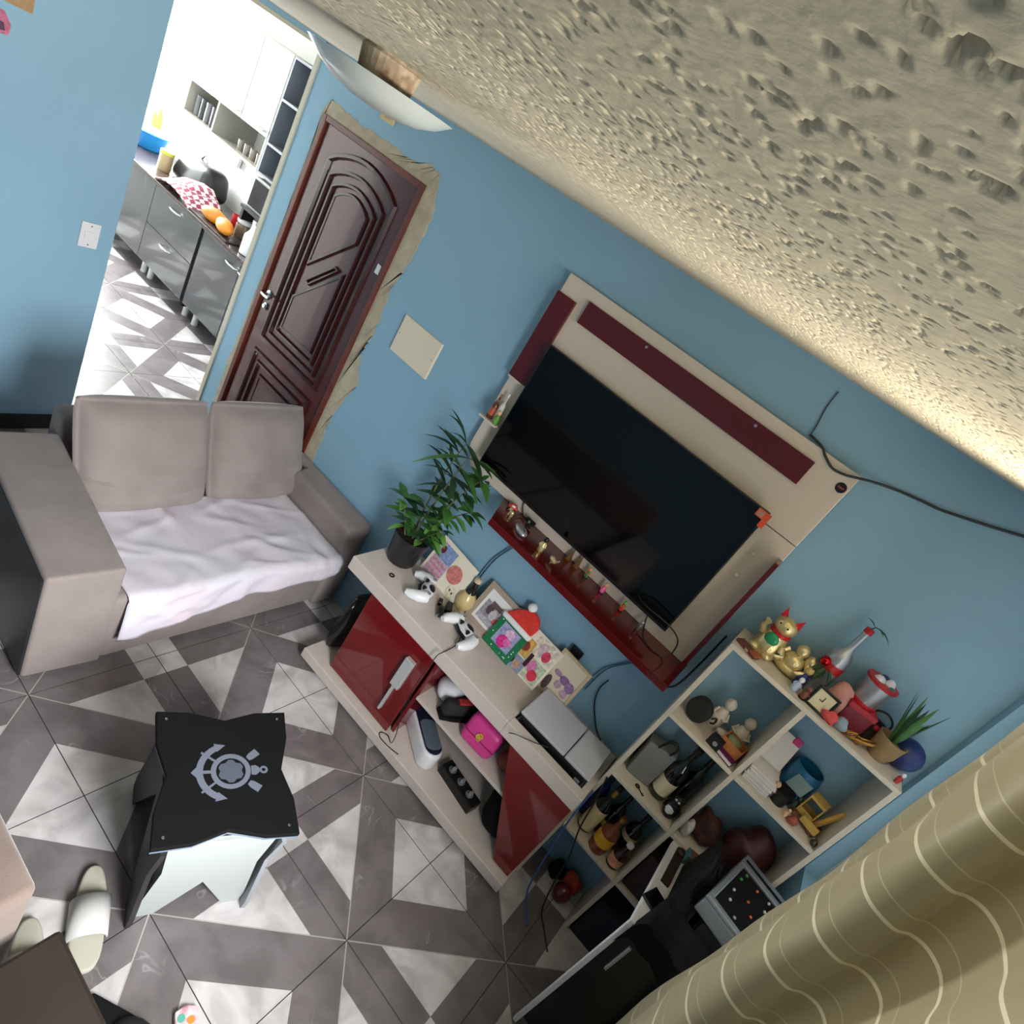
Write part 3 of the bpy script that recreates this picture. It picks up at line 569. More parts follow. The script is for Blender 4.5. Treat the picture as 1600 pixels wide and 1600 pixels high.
# ================================================================= SMALL THINGS
C_ = lambda n, rgb, rough=.5, **k: mat(n, rgb, rough, **k)
RTZ = .652                         # rack top
def frame(label, loc, w_, h, yaw, lean, fm, bw, shapes, back=(236, 230, 224), name='picture_frame', cat='frame', dep=.012, ped=True, group=None):
    t = thing(name, label, cat, loc, 0, group); t.rotation_euler = (-lean, 0, yaw)
    if bw: obj('frame', MB().box(-w_ / 2, w_ / 2, 0, dep, 0, bw).box(-w_ / 2, w_ / 2, 0, dep, h - bw, h).box(-w_ / 2, -w_ / 2 + bw, 0, dep, bw, h - bw).box(w_ / 2 - bw, w_ / 2, 0, dep, bw, h - bw), fm, t, bevel=.001)
    obj('backing', MB().box(-w_ / 2 + bw * .9, w_ / 2 - bw * .9, dep * .3, dep, bw * .9, h - bw * .9), C_('print_%d_%d_%d' % back, back, .5), t)
    p = MB(); ms = []
    for k, (kind, x, z, a, b_, col) in enumerate(shapes):
        y = dep * .3 - .0004 * (k + 1); ms.append(C_('ink_%d_%d_%d' % col, col, .5, var=.4, vs=70))
        q = [(x - a, y, z - b_), (x + a, y, z - b_), (x + a, y, z + b_), (x - a, y, z + b_)] if kind == 'r' else [(x + a * math.cos(i * math.pi / 8), y, z + b_ * math.sin(i * math.pi / 8)) for i in range(16)]
        p.add(q, [tuple(range(len(q)))], k)
    if shapes: obj('print', p, ms, t)
    if ped: obj('easel_back', MB().box(-.015, .015, dep, dep + .003, h * .1, h * .7), BLACKM, t)
    return t
def figure(name, label, cat, loc, h, body, head, arm=None, base=None, rz=0, group=None, wide=1.):
    t = thing(name, label, cat, loc, rz, group); z = 0
    if base: obj('base', MB().lathe([(h * .2 * wide, 0), (h * .2 * wide, h * .05), (h * .17 * wide, h * .07)], 14), base, t); z = h * .07
    obj('body', MB().lathe([(h * .15 * wide, z), (h * .19 * wide, h * .2), (h * .17 * wide, h * .4), (h * .10 * wide, h * .62), (h * .06, h * .66)], 14), body, t, smooth=True)
    obj('head', MB().ball(0, -.004, h * .82, h * .15, h * .15, h * .17, 12), head, t, smooth=True)
    m = MB()
    for sg in (1, -1): m.tube([(sg * h * .12 * wide, 0, h * .56), (sg * h * .2 * wide, -h * .06, h * .42), (sg * h * .1, -h * .17, h * .38)], h * .045, 7)
    obj('arms', m, arm or body, t, smooth=True); return t
def bottle(label, loc, h, rr, glass, cap, lab=None, lz=(.15, .45), neck=.3, tilt=None, foil=None, name='bottle', group=None, squat=1.):
    t = thing(name, label, 'bottle', loc, 0, group); rn = rr * neck
    if tilt: t.rotation_euler = tilt
    obj('glass_body', MB().lathe([(rr * .85, 0), (rr, h * .02), (rr, h * .55 * squat), (rr * .8, h * (.55 * squat + .06)), (rn * 1.15, h * (.55 * squat + .14)), (rn, h * .8), (rn, h * .92)], 20), glass, t, smooth=True)
    obj('cap', MB().lathe([(rn * 1.15, h * .9), (rn * 1.15, h), (rn * .9, h * 1.005)], 14), cap, t, smooth=True)
    if lab: obj('label', MB().lathe([(rr * 1.012, h * lz[0]), (rr * 1.012, h * lz[1])], 20), lab, t, smooth=True)
    if foil: obj('foil', MB().lathe([(rn * 1.06, h * .72), (rn * 1.06, h * .9)], 14), foil, t, smooth=True)
    return t
# ---- plant on the rack
pp = thing('potted_plant', 'leafy green plant in a black plastic pot at the sofa end of the console', 'plant', (.665, -.165, RTZ))
obj('pot', MB().lathe([(.068, 0), (.074, .01), (.088, .14), (.092, .142), (.092, .155), (.084, .155), (.08, .13), (.001, .13)], 28), C_('black_pot', (30, 30, 33), .35), pp, smooth=True)
obj('soil', MB().lathe([(.001, .134), (.081, .133)], 20), C_('soil', (52, 36, 28), .9, bump=.6, bs=120), pp)
rnd = random.Random(5)
tips = [((-.02, .02, .13), (-.06, .02, .45), (-.03, .04, .66)), ((.02, 0, .13), (.05, .02, .38), (.13, .03, .58)), ((.0, .03, .13), (.06, .04, .3), (.16, .04, .42)), ((-.03, -.02, .13), (-.08, -.02, .2), (-.13, -.03, .28)), ((.03, -.02, .13), (.08, -.03, .22), (.13, -.03, .3)), ((0, 0, .13), (.0, .0, .4), (.02, .03, .62))]
for k, P in enumerate(tips):
    pts = [tuple(Vector(P[0]) * (1 - t) ** 2 + Vector(P[1]) * 2 * t * (1 - t) + Vector(P[2]) * t * t) for t in [i / 8 for i in range(9)]]
    s_ = obj('stem', MB().tube(pts, [.0055 - .0004 * i for i in range(9)], 6), C_('stem_brown_green', (92, 92, 54), .6), pp, smooth=True)
    big = k in (0, 5)
    for i in range(2, 9):
        for q in range(3 if i < 8 else 6):
            an = rnd.uniform(0, 6.28); up_ = rnd.uniform(-.1, .7); d = (math.cos(an), math.sin(an) * .55, up_)
            L_ = rnd.uniform(.13, .25) if big and i > 4 else rnd.uniform(.06, .12)
            if pp.location.y + pts[i][1] + d[1] * L_ > -.07: d = (d[0], -abs(d[1]) * .5, d[2])
            obj('leaf', MB().leaf(pts[i], d, L_, L_ * (.17 if big and i > 4 else .42), rnd.uniform(.1, .5)), [DGREEN, GREEN, C_('fresh_leaf_green', (96, 150, 62), .5)][rnd.choice((0, 0, 1)) if big else rnd.choice((1, 2, 1, 0))], s_, smooth=True)
# ---- frames and cards along the wall side of the rack
frame('cream birthday card collage with a round pink baby portrait beside the plant', (.865, -.10, RTZ), .26, .205, D(-6), D(14), BEIGE, 0, [('r', -.06, .095, .055, .09, (216, 190, 208)), ('r', -.045, .145, .04, .04, (150, 170, 216)), ('r', -.06, .06, .05, .006, (226, 150, 170)), ('r', -.06, .085, .05, .006, (226, 150, 170)), ('r', -.06, .035, .05, .006, (226, 150, 170)), ('e', -.085, .15, .014, .02, (110, 50, 60)), ('e', .045, .105, .045, .045, (226, 140, 130)), ('e', .085, .035, .028, .028, (246, 230, 200)), ('e', .075, .04, .004, .006, (50, 40, 40)), ('e', .095, .035, .004, .006, (50, 40, 40))], (244, 234, 214), name='card_collage', cat='card', dep=.006)
vz = thing('vase', 'small gold and black bud vase with a cork between card and frame', 'vase', (1.025, -.075, RTZ))
obj('body', MB().lathe([(.03, 0), (.045, .02), (.05, .05), (.042, .08), (.026, .10)], 22), C_('pale_gold_glaze', (206, 182, 128), .3, coat=.5), vz, smooth=True)
obj('neck', MB().lathe([(.027, .099), (.018, .12), (.016, .165)], 18), C_('glossy_black_glaze', (28, 22, 20), .12, coat=.8), vz, smooth=True)
obj('cork', MB().lathe([(.018, .164), (.019, .18), (.015, .184)], 14), C_('cork', (206, 180, 150), .8), vz, smooth=True)
frame('beige photo frame with a wide white mount around a family snapshot', (1.17, -.10, RTZ), .21, .215, D(-4), D(17), C_('beige_frame_wood', (176, 158, 140), .5), .026, [('r', -.01, .09, .055, .05, (168, 162, 172)), ('e', -.025, .11, .018, .028, (96, 78, 84)), ('e', .005, .095, .02, .026, (214, 206, 206)), ('e', .03, .08, .012, .018, (206, 96, 92)), ('r', -.01, .055, .05, .012, (196, 190, 204)), ('r', -.005, .14, .03, .012, (110, 90, 88))], (240, 238, 238))
sh_ = frame('small green glitter frame wearing a red felt Christmas hat', (1.295, -.125, RTZ), .165, .165, D(-3), D(20), C_('green_glitter', (30, 122, 78), .45, var=.3, vs=90), .03, [('r', 0, .08, .05, .05, (170, 170, 214)), ('e', .005, .105, .025, .024, (240, 196, 226)), ('e', -.005, .06, .028, .03, (236, 50, 150)), ('e', .018, .07, .02, .018, (246, 120, 190))], (190, 180, 214))
for k in range(14):
    e = rnd.choice((0, 1, 2, 3)); q = rnd.uniform(-.07, .07); xz = [(q, .015), (q, .15), (-.068, .08 + q), (.068, .08 + q)][e]
    obj('dot', MB().at(xz[0], -.001, xz[1], rx=D(90)).lathe([(.0035, 0), (.003, .001)], 8), WHITEP, sh_)
hb = MB().prism([(-.085, .145), (.085, .145), (.088, .172), (-.088, .172)], -.016, .014, 'y'); obj('hat_brim', hb, C_('white_felt', (240, 238, 238), .9), sh_, bevel=.008, smooth=True)
obj('hat_cone', MB().prism([(-.078, .17), (.078, .17), (.085, .215), (.062, .25), (.03, .262), (-.0, .255), (-.04, .225)], -.012, .01, 'y'), C_('red_felt', (226, 58, 50), .9, var=.2, vs=60), sh_, bevel=.006, smooth=True)
obj('pompom', MB().ball(-.002, -.004, .268, .022), C_('white_felt', (240, 238, 238), .9), sh_, smooth=True)
frame('frameless four-photo collage stand with cartoonish family pictures', (1.435, -.115, RTZ), .2, .215, D(-2), D(15), BEIGE, 0, [('r', .03, .165, .06, .045, (240, 226, 208)), ('e', .02, .165, .024, .03, (216, 190, 200)), ('e', .05, .15, .02, .026, (226, 70, 104)), ('r', -.055, .12, .04, .045, (226, 178, 96)), ('e', -.05, .12, .02, .024, (146, 62, 40)), ('r', .045, .06, .045, .05, (206, 216, 186)), ('e', .03, .075, .022, .03, (230, 130, 186)), ('e', .055, .045, .024, .026, (226, 58, 84)), ('r', -.045, .035, .05, .034, (150, 160, 190)), ('e', -.065, .035, .016, .022, (60, 40, 46)), ('e', -.03, .03, .018, .022, (200, 160, 140)), ('r', .0, .085, .009, .035, (70, 14, 22))], (240, 232, 214), name='photo_stand', cat='frame', dep=.014)
frame('natural wood picture of mauve shoes standing behind the grey console box', (1.60, -.085, RTZ), .165, .235, D(-4), D(7), C_('pale_wood', (206, 184, 150), .5, var=.1, vs=30), .014, [('e', -.035, .13, .02, .014, (170, 136, 160)), ('e', .01, .125, .026, .02, (150, 112, 160)), ('e', .045, .115, .022, .026, (160, 122, 170)), ('e', -.005, .09, .018, .02, (196, 160, 186)), ('e', .04, .075, .02, .018, (206, 172, 196)), ('r', 0, .035, .06, .008, (206, 200, 190)), ('e', -.05, .06, .016, .04, (92, 76, 74))], (222, 210, 186))
single('phone_charger_block', MB().box(-.03, .03, -.005, .005, 0, .26), BLACK, 'slim black slab leaning behind the wood-framed shoe picture', 'device', loc=(1.565, -.02, RTZ), bevel=.003)
def gamepad(label, loc, rz, tilt=0):
    t = thing('game_controller', label, 'controller', loc, rz, 'white game controllers on the console'); t.rotation_euler = (tilt, 0, rz)
    m = MB().ball(0, 0, .025, .058, .03, .02, 18)
    for sg in (1, -1): m.tube([(sg * .05, .008, .026), (sg * .066, -.02, .024), (sg * .072, -.055, .02), (sg * .068, -.075, .016)], [.024, .024, .019, .012], 12)
    t.scale = (1.15, 1.15, 1.15); obj('shell', m, WHITEP, t, smooth=True)
    obj('centre_panel', MB().ball(0, .008, .034, .03, .02, .013, 12).tube([(-.034, -.024, .02), (0, -.035, .022), (.034, -.024, .02)], .008, 8), BLACK, t, smooth=True)
    for sg in (1, -1): obj('thumbstick', MB().at(sg * .026, -.018, .036).lathe([(.006, 0), (.006, .008), (.009, .009), (.009, .012)], 12), BLACK, t, smooth=True)
    obj('buttons', MB().at(.052, .008, .046).lathe([(.009, 0), (.008, .004)], 12).at(-.052, .008, .046).lathe([(.01, 0), (.008, .004)], 8), GREY, t); return t
gamepad('white game controller lying nearest the potted plant', (.895, -.205, RTZ), D(-60))
gamepad('white game controller with a charging cable, lying by the green frame', (1.16, -.205, RTZ), D(-20))
single('cable', MB().tube([(1.165, -.235, .672), (1.19, -.29, .66), (1.195, -.355, .6565), (1.193, -.405, .655), (1.19, -.413, .64), (1.188, -.416, .58), (1.188, -.42, .50), (1.195, -.435, .42), (1.215, -.45, .33), (1.25, -.44, .2), (1.24, -.40, .10), (1.20, -.38, .09), (1.17, -.40, .089), (1.19, -.42, .089), (1.25, -.415, .089), (1.30, -.40, .089)], .0022, 6), BLACK, 'thin black charging cable hanging over the front of the console', 'cable', smooth=True)
ch = thing('plug_adapter', 'black two-pin plug and charging dock lying between the controllers', 'charger', (1.02, -.235, RTZ), D(-55))
obj('plug', MB().tube([(-.05, 0, .014), (-.02, 0, .016), (.0, 0, .016), (.02, 0, .014)], [.009, .016, .017, .013], 10), BLACK, ch, smooth=True); obj('pins', MB().tube([(.02, -.008, .014), (.042, -.008, .013)], .0025, 6).tube([(.02, .008, .014), (.042, .008, .013)], .0025, 6), CHROME, ch)
obj('dock', MB().cbox(-.06, .035, .016, .06, .03, .032), C_('dark_brown_plastic', (44, 36, 34), .4), ch, bevel=.006); obj('clip', MB().cbox(-.075, -.01, .012, .035, .02, .024), BLACK, ch, bevel=.004)
# game console lying flat in the tray
gc = thing('game_console', 'pale grey game console lying flat at the shelf end of the rack', 'console', (1.765, -.20, .602), D(2.5))
obj('core', MB().box(-.17, .17, -.10, .10, .012, .085), BLACK, gc, bevel=.006); 
for x0, x1 in ((-.182, .052), (.056, .182)):
    obj('top_plate', MB().hexa([(x0, -.115, .086), (x1, -.115, .086), (x1, .112, .086), (x0, .112, .086), (x0, -.122, .104), (x1, -.122, .102), (x1, .112, .106), (x0, .112, .108)]), C_('pearl_grey_plastic', (190, 192, 200), .35), gc, bevel=.006)
    obj('bottom_plate', MB().hexa([(x0, -.12, 0), (x1, -.12, 0), (x1, .112, 0), (x0, .112, 0), (x0, -.115, .016), (x1, -.115, .016), (x1, .112, .016), (x0, .112, .016)]), C_('pearl_grey_plastic', (190, 192, 200), .35), gc, bevel=.004)
obj('port', MB().box(.135, .16, -.104, -.1, .04, .05), GREY, gc)
single('cable', MB().tube([(1.76, -.30, .66), (1.70, -.35, .658), (1.64, -.39, .655), (1.615, -.397, .64)], .002, 6), BLACK, 'short grey cable crossing the console edge at the game console', 'cable', smooth=True)
# ---- inside the rack
def blob(name, label, cat, loc, r3, m, seed=1, rough=.25, n=22, group=None, flat=True):
    rd = random.Random(seed); ph = [(rd.uniform(1, 5), rd.uniform(1, 5), rd.uniform(1, 5), rd.uniform(0, 6)) for _ in range(6)]
    b_ = MB().ball(0, 0, 0, 1, 1, 1, n); vs = []
    for v in b_.v:
        k = 1 + rough * .3 * sum(math.sin(a * v[0] + b2 * v[1] + c2 * v[2] + d) for a, b2, c2, d in ph) / 2
        z = v[2] * k; z = max(z, -.8) if flat else z; vs.append((v[0] * k * r3[0], v[1] * k * r3[1], (z + .8) * r3[2] / 1.8 * 2))
    b_.v = vs; return single(name, b_, m, label, cat, loc=loc, smooth=True, group=group)
blob('folded_cloth', 'crumpled white cloth on the middle shelf of the console', 'cloth', (1.265, -.20, .352), (.06, .09, .055), C_('white_cotton', (222, 222, 228), .9), 3)
sn = thing('shoe', 'black trainer with a red tongue beside the pink case', 'shoe', (1.375, -.225, .352), D(60))
obj('sole', MB().prism([(-.12, -.03), (-.06, -.04), (.06, -.045), (.12, -.03), (.13, 0), (.12, .03), (.06, .045), (-.06, .035), (-.12, .028)], 0, .022), BLACKM, sn, bevel=.004)
obj('upper', MB().hexa([(-.12, -.032, .022), (.12, -.035, .022), (.12, .035, .022), (-.12, .032, .022), (-.12, -.025, .10), (.03, -.025, .075), (.03, .025, .075), (-.12, .025, .10)]), C_('black_mesh_fabric', (30, 28, 30), .8), sn, bevel=.018, smooth=True); obj('tongue', MB().cbox(-.02, 0, .09, .07, .03, .014), C_('red_fabric', (170, 40, 40), .8), sn, bevel=.004)
pk = thing('carry_case', 'hot pink hard case with a small gold emblem in the console', 'case', (1.515, -.235, .352), D(4))
obj('shell', MB().hexa([(-.085, -.085, 0), (.085, -.085, 0), (.085, .06, 0), (-.085, .06, 0), (-.085, -.075, .145), (.085, -.075, .145), (.085, .05, .145), (-.085, .05, .145)]), PINK, pk, bevel=.03, seg=4, smooth=True); obj('emblem', MB().at(0, -.083, .085, rx=D(88)).ring(.008, .017, -.002, .003, D(20), D(300), 14).box(-.006, .01, -.02, .02, -.002, .003), C_('gold_print', (220, 176, 70), .4), pk)
obj('seam', MB().box(-.088, .088, -.0835, -.079, .066, .07), C_('dark_pink', (150, 30, 100), .5), pk)
blob('leather_ball', 'brown leather ball at the right end of the middle shelf', 'ball', (1.67, -.225, .352), (.05, .05, .05), C_('brown_leather', (122, 62, 40), .5, var=.2, vs=20), 4, .05)
ir = thing('appliance', 'rounded white appliance with a navy glossy lid on the console floor', 'appliance', (1.275, -.245, .085), D(-30))
pill = [(.13 * sg + .05 * math.cos(a), .05 * math.sin(a)) for sg, r_ in ((1, range(-90, 91, 18)), (-1, range(90, 271, 18))) for a in [D(q) for q in r_]]
obj('shell', MB().prism(pill, 0, .10), WHITEP, ir, bevel=.018, seg=3, smooth=True); obj('lid', MB().prism([(p[0] * .93, p[1] * .86) for p in pill], .10, .108), C_('navy_gloss', (26, 32, 56), .12, coat=.6), ir, bevel=.003); obj('grip_panel', MB().prism([(p[0] * .45 + .065, p[1] * .8) for p in pill], .108, .111), C_('slate_rubber', (92, 102, 114), .6), ir, bevel=.002)
ps = thing('power_strip', 'black power strip with three plugs on the console floor', 'power strip', (1.575, -.265, .085), D(-8))
obj('body', MB().box(-.115, .115, -.035, .035, 0, .05), BLACK, ps, bevel=.005)
for x_ in (-.07, -.005, .06): obj('socket', MB().at(x_, 0, .05).lathe([(.019, 0), (.019, .004), (.014, .004), (.014, .001)], 16), SILVER, ps); obj('plug', MB().cbox(x_ + .004, 0, .062, .014, .022, .022), GREY, ps, bevel=.003)
blob('black_bag', 'slumped black bag behind the right burgundy door', 'bag', (1.80, -.20, .085), (.11, .13, .10), BLACKM, 8)
blob('black_bag', 'shiny black plastic bag stuffed beside the left end of the console', 'bag', (.655, -.22, .085), (.055, .13, .17), C_('black_polythene', (20, 20, 22), .2), 9, .5)
# ---- figures on the burgundy ledge
LZ = 1.205
ca = thing('toy_car', 'tiny red and white toy car at the left end of the burgundy ledge', 'toy', (.968, -.075, LZ), D(30)); obj('body', MB().prism([(-.022, 0.006), (.022, .006), (.022, .016), (.01, .028), (-.01, .028), (-.022, .018)], -.011, .011, 'y'), C_('red_toy_paint', (206, 70, 56), .35), ca, bevel=.002); obj('windows', MB().prism([(-.008, .018), (.008, .018), (.006, .026), (-.008, .026)], -.0115, .0115, 'y'), WHITEP, ca); obj('wheels', MB().at(-.013, -.012, .006, rx=D(90)).lathe([(.006, -.003), (.006, .003)], 10).at(.013, -.012, .006, rx=D(90)).lathe([(.006, -.003), (.006, .003)], 10).at(-.013, .012, .006, rx=D(90)).lathe([(.006, -.003), (.006, .003)], 10).at(.013, .012, .006, rx=D(90)).lathe([(.006, -.003), (.006, .003)], 10), BLACK, ca)
def elephant(label, loc, s, m, rz, group=None):
    t = thing('elephant_figurine', label, 'figurine', loc, rz, group); b_ = MB().ball(0, 0, s * .55, s * .42, s * .28, s * .3, 14)
    for x_, y_ in ((-.22, -.13), (.22, -.13), (.22, .13), (-.22, .13)): b_.tube([(x_ * s, y_ * s, s * .45), (x_ * s, y_ * s, 0)], s * .09, 8)
    obj('body', b_, m, t, smooth=True); obj('head', MB().ball(s * .45, 0, s * .72, s * .2, s * .18, s * .2, 12), m, t, smooth=True)
    obj('trunk', MB().tube([(s * .6, 0, s * .7), (s * .74, 0, s * .5), (s * .74, 0, s * .3), (s * .82, 0, s * .25)], [s * .08, s * .06, s * .05, s * .04], 8), m, t, smooth=True)
    obj('ears', MB().ball(s * .38, s * .2, s * .74, s * .13, s * .03, s * .16, 10).ball(s * .38, -s * .2, s * .74, s * .13, s * .03, s * .16, 10), m, t, smooth=True); return t
elephant('tiny gold elephant figurine next to the toy car', (1.0, -.135, LZ), .034, GOLD, D(160))
cm_ = thing('webcam', 'small black camera standing under the left part of the television', 'device', (1.075, -.085, LZ)); obj('housing', MB().cbox(0, 0, .024, .05, .02, .018), BLACK, cm_, bevel=.004); obj('foot', MB().lathe([(.014, 0), (.014, .004), (.005, .008), (.005, .016)], 14), BLACK, cm_); obj('lens', MB().at(0, -.0105, .024, rx=D(90)).lathe([(.006, 0), (.006, .002)], 12), SILVER, cm_)
ms = thing('mouse', 'silver computer mouse lying on the burgundy ledge', 'mouse', (1.095, -.175, LZ), D(-35)); obj('shell', MB().ball(0, 0, .009, .045, .025, .016, 16), SILVER, ms, smooth=True); obj('wheel', MB().cbox(.022, 0, .021, .012, .005, .006), BLACK, ms, bevel=.001)
figure('figurine', 'gold robed figurine with a black cap on the ledge', 'figurine', (1.215, -.185, LZ), .075, GOLD, BLACK, GOLD, BRASS)
gb = thing('bird_figurine', 'small gold bird with a long neck beside the robed figurine', 'figurine', (1.285, -.19, LZ), D(-30)); obj('body', MB().ball(0, 0, .018, .024, .012, .012, 12), GOLD, gb, smooth=True); obj('neck', MB().tube([(.018, 0, .02), (.03, 0, .032), (.036, 0, .04)], [.006, .004, .003], 7), GOLD, gb, smooth=True); obj('legs', MB().tube([(0, -.004, .01), (0, -.004, 0)], .0025, 6).tube([(0, .004, .01), (0, .004, 0)], .0025, 6), GOLD, gb)
figure('figurine', 'tiny orange and green doll, leftmost of the three dolls under the screen', 'doll', (1.405, -.07, LZ), .055, C_('toy_green', (70, 110, 70), .5), C_('toy_skin', (226, 160, 110), .5), C_('toy_orange', (226, 140, 60), .5), BLACK)
figure('figurine', 'tiny pink doll, middle of the three dolls under the screen', 'doll', (1.495, -.075, LZ), .055, C_('toy_pink', (236, 100, 160), .5), C_('toy_skin2', (232, 176, 120), .5), None, BLACK)
figure('figurine', 'tiny green doll with a red heart, rightmost of the three dolls', 'doll', (1.60, -.075, LZ), .055, C_('toy_red', (220, 50, 50), .5), C_('toy_leaf', (120, 190, 90), .5), C_('toy_leaf', (120, 190, 90), .5), BLACK)
figure('figurine', 'small grey metal figurine near the right end of the ledge', 'figurine', (1.70, -.095, LZ), .05, C_('pewter', (120, 110, 110), .4, metal=.6), SILVER, None, None)
for x_, lb in ((1.30, 'left'), (1.345, 'right')): q = thing('pyramid_ornament', 'tiny brass pyramid ornament under the screen, %s one of the pair' % lb, 'ornament', (x_, -.06, LZ)); obj('pyramid', MB().add([(-.01, -.01, .004), (.01, -.01, .004), (.01, .01, .004), (-.01, .01, .004), (0, 0, .07)], [(0, 3, 2, 1), (0, 1, 4), (1, 2, 4), (2, 3, 4), (3, 0, 4)]), BRASS, q); obj('base', MB().box(-.012, .012, -.012, .012, 0, .004), BRASS, q)
single('cable', MB().tube([(1.60, -.075, 1.32), (1.66, -.15, 1.33), (1.78, -.14, 1.33), (1.84, -.12, 1.30), (1.855, -.11, 1.24), (1.84, -.12, 1.212), (1.79, -.14, 1.209), (1.74, -.12, 1.21), (1.70, -.06, 1.24), (1.69, -.05, 1.28)], .003, 6), BLACK, 'black cable looping out below the right corner of the television', 'cable', smooth=True)
single('cable', MB().tube([(.985, -.05, 1.27), (.995, -.05, 1.24), (1.02, -.06, 1.215), (1.05, -.075, 1.213)], .0025, 6), BLACK, 'short black lead from the small camera up to the television', 'cable', smooth=True)
# left side ledge of the panel
bottle('little brown bottle on the ledge left of the television', (.635, -.075, 1.455), .12, .015, C_('brown_glass', (92, 52, 34), .2), BRASS, C_('label_red', (170, 80, 50), .5))
bottle('little white pump bottle on the ledge left of the television', (.665, -.07, 1.455), .14, .013, C_('milky_plastic', (200, 200, 190), .4), WHITEP)
figure('figurine', 'small beige doll with a green dress on the ledge left of the television', 'doll', (.68, -.085, 1.455), .065, C_('toy_leaf2', (96, 150, 50), .5), C_('toy_skin3', (216, 176, 140), .5))
# cables on the wall
single('cable', MB().tube([(1.705, -.006, 2.15), (1.76, -.03, 2.142), (1.79, -.046, 2.125), (1.83, -.05, 2.108), (1.87, -.05, 2.112), (1.905, -.046, 2.125), (1.95, -.02, 2.142), (2.02, -.006, 2.163), (2.10, -.006, 2.18), (2.17, -.006, 2.195), (2.36, -.006, 2.26), (2.5, -.006, 2.32)], .0045, 7), C_('dusty_black_cable', (52, 56, 60), .6), 'black cable running along the wall from the panel towards the curtain', 'cable', smooth=True)
single('cable', MB().tube([(1.683, -.003, 2.31), (1.686, -.003, 2.25), (1.70, -.004, 2.19), (1.706, -.006, 2.15)], .002, 6), C_('dusty_black_cable', (52, 56, 60), .6), 'thin lead dropping from the ceiling onto the panel top', 'cable', smooth=True)
for k, (x0, x1, z0, lb) in enumerate(((1.0, .985, .80, 'thin pair of leads behind the gold vase'), (1.72, 1.68, .78, 'thin pair of leads right of the shoe picture'))):
    single('cable', MB().tube([(x0 + .06, -.005, 1.17), (x0 + .04, -.008, 1.05), (x1 + .01, -.006, .92), (x1, -.006, z0)], .0022, 6).tube([(x0 + .07, -.005, 1.17), (x0 + .055, -.008, 1.06), (x1 + .025, -.006, .93), (x1 + .012, -.006, z0)], .0022, 6), C_('slate_cable', (56, 84, 104), .6), 'blue-grey ' + lb, 'cable', smooth=True)
single('cable', MB().tube([(1.74, -.01, .90), (1.735, -.012, .84), (1.76, -.012, .77), (1.83, -.012, .69), (1.88, -.013, .66)], .003, 6), BLACK, 'black lead on the wall behind the game console', 'cable', smooth=True)
single('cable', MB().tube([(1.955, -.008, 1.40), (1.955, -.008, 1.25), (1.945, -.01, 1.1), (1.90, -.012, 1.06), (1.87, -.02, 1.08)], .004, 6), BLACK, 'black lead between the panel and the shelf unit', 'cable', smooth=True)
single('cable', MB().tube([(1.99, -.235, .72), (2.02, -.24, .60), (2.05, -.24, .45), (2.10, -.235, .30), (2.13, -.25, .15), (2.17, -.26, .02), (2.22, -.30, .006), (2.28, -.36, .006)], .0035, 6), BLACK, 'black cable hanging down in front of the shelf bottles', 'cable', smooth=True)
single('cable', MB().tube([(1.99, -.23, .62), (2.0, -.24, .45), (2.03, -.245, .25), (2.06, -.25, .08), (2.09, -.27, .008), (2.16, -.36, .006)], .004, 6), C_('blue_cable', (60, 96, 170), .5), 'blue network cable in the lowest shelf cubby', 'cable', smooth=True)
# ---- plates and papers on the walls
mp = thing('junction_cover', 'large blank cream cover plate on the wall beside the door', 'cover plate', (.06, 0, 1.36)); obj('plate', MB().hexa([(-.075 + .06, -.012, 1.36), (.196, -.012, 1.365), (.196, 0, 1.365), (-.015, 0, 1.36), (-.09, -.012, 1.55), (.193, -.012, 1.557), (.193, 0, 1.557), (-.09, 0, 1.55)]) if False else MB().box(-.075, .194, -.014, 0, 1.363, 1.553), C_('cream_plate', (226, 214, 192), .5), mp, world=True, bevel=.002)
for sx in (-.06, .18): obj('screw', MB().at(sx, -.014, 1.46, rx=D(90)).lathe([(.004, 0), (.004, .001)], 8), SILVER, mp, world=True)
tg = thing('wall_socket', 'small yellowed socket high on the wall above the door', 'socket', (-.685, 0, 2.21)); obj('plate', MB().box(-.74, -.64, -.008, 0, 2.207, 2.262), C_('yellowed_plastic', (206, 190, 140), .6), tg, world=True, bevel=.003); obj('module', MB().box(-.71, -.67, -.013, -.008, 2.22, 2.25), C_('yellowed_plastic2', (186, 166, 112), .6), tg, world=True)
sw = thing('light_switch', 'white double switch plate on the left blue wall', 'switch', (XL, -.812, 1.04)); obj('plate', MB().box(XL, XL + .009, -.853, -.772, 1.043, 1.163), WHITEP, sw, world=True, bevel=.003); obj('rocker', MB().box(XL + .009, XL + .014, -.835, -.79, 1.085, 1.122), WHITEP, sw, world=True, bevel=.002)
for zz in (1.058, 1.148): obj('screw', MB().at(XL + .009, -.812, zz, ry=D(90)).lathe([(.003, 0), (.003, .001)], 8), BLACK, sw, world=True)
single('cork_board', MB().box(XL, XL + .012, -1.40, -1.158, 1.868, 2.1), C_('tan_card', (176, 140, 104), .8, var=.2, vs=30), 'tan pinned board cut off by the top left corner on the blue wall', 'board')
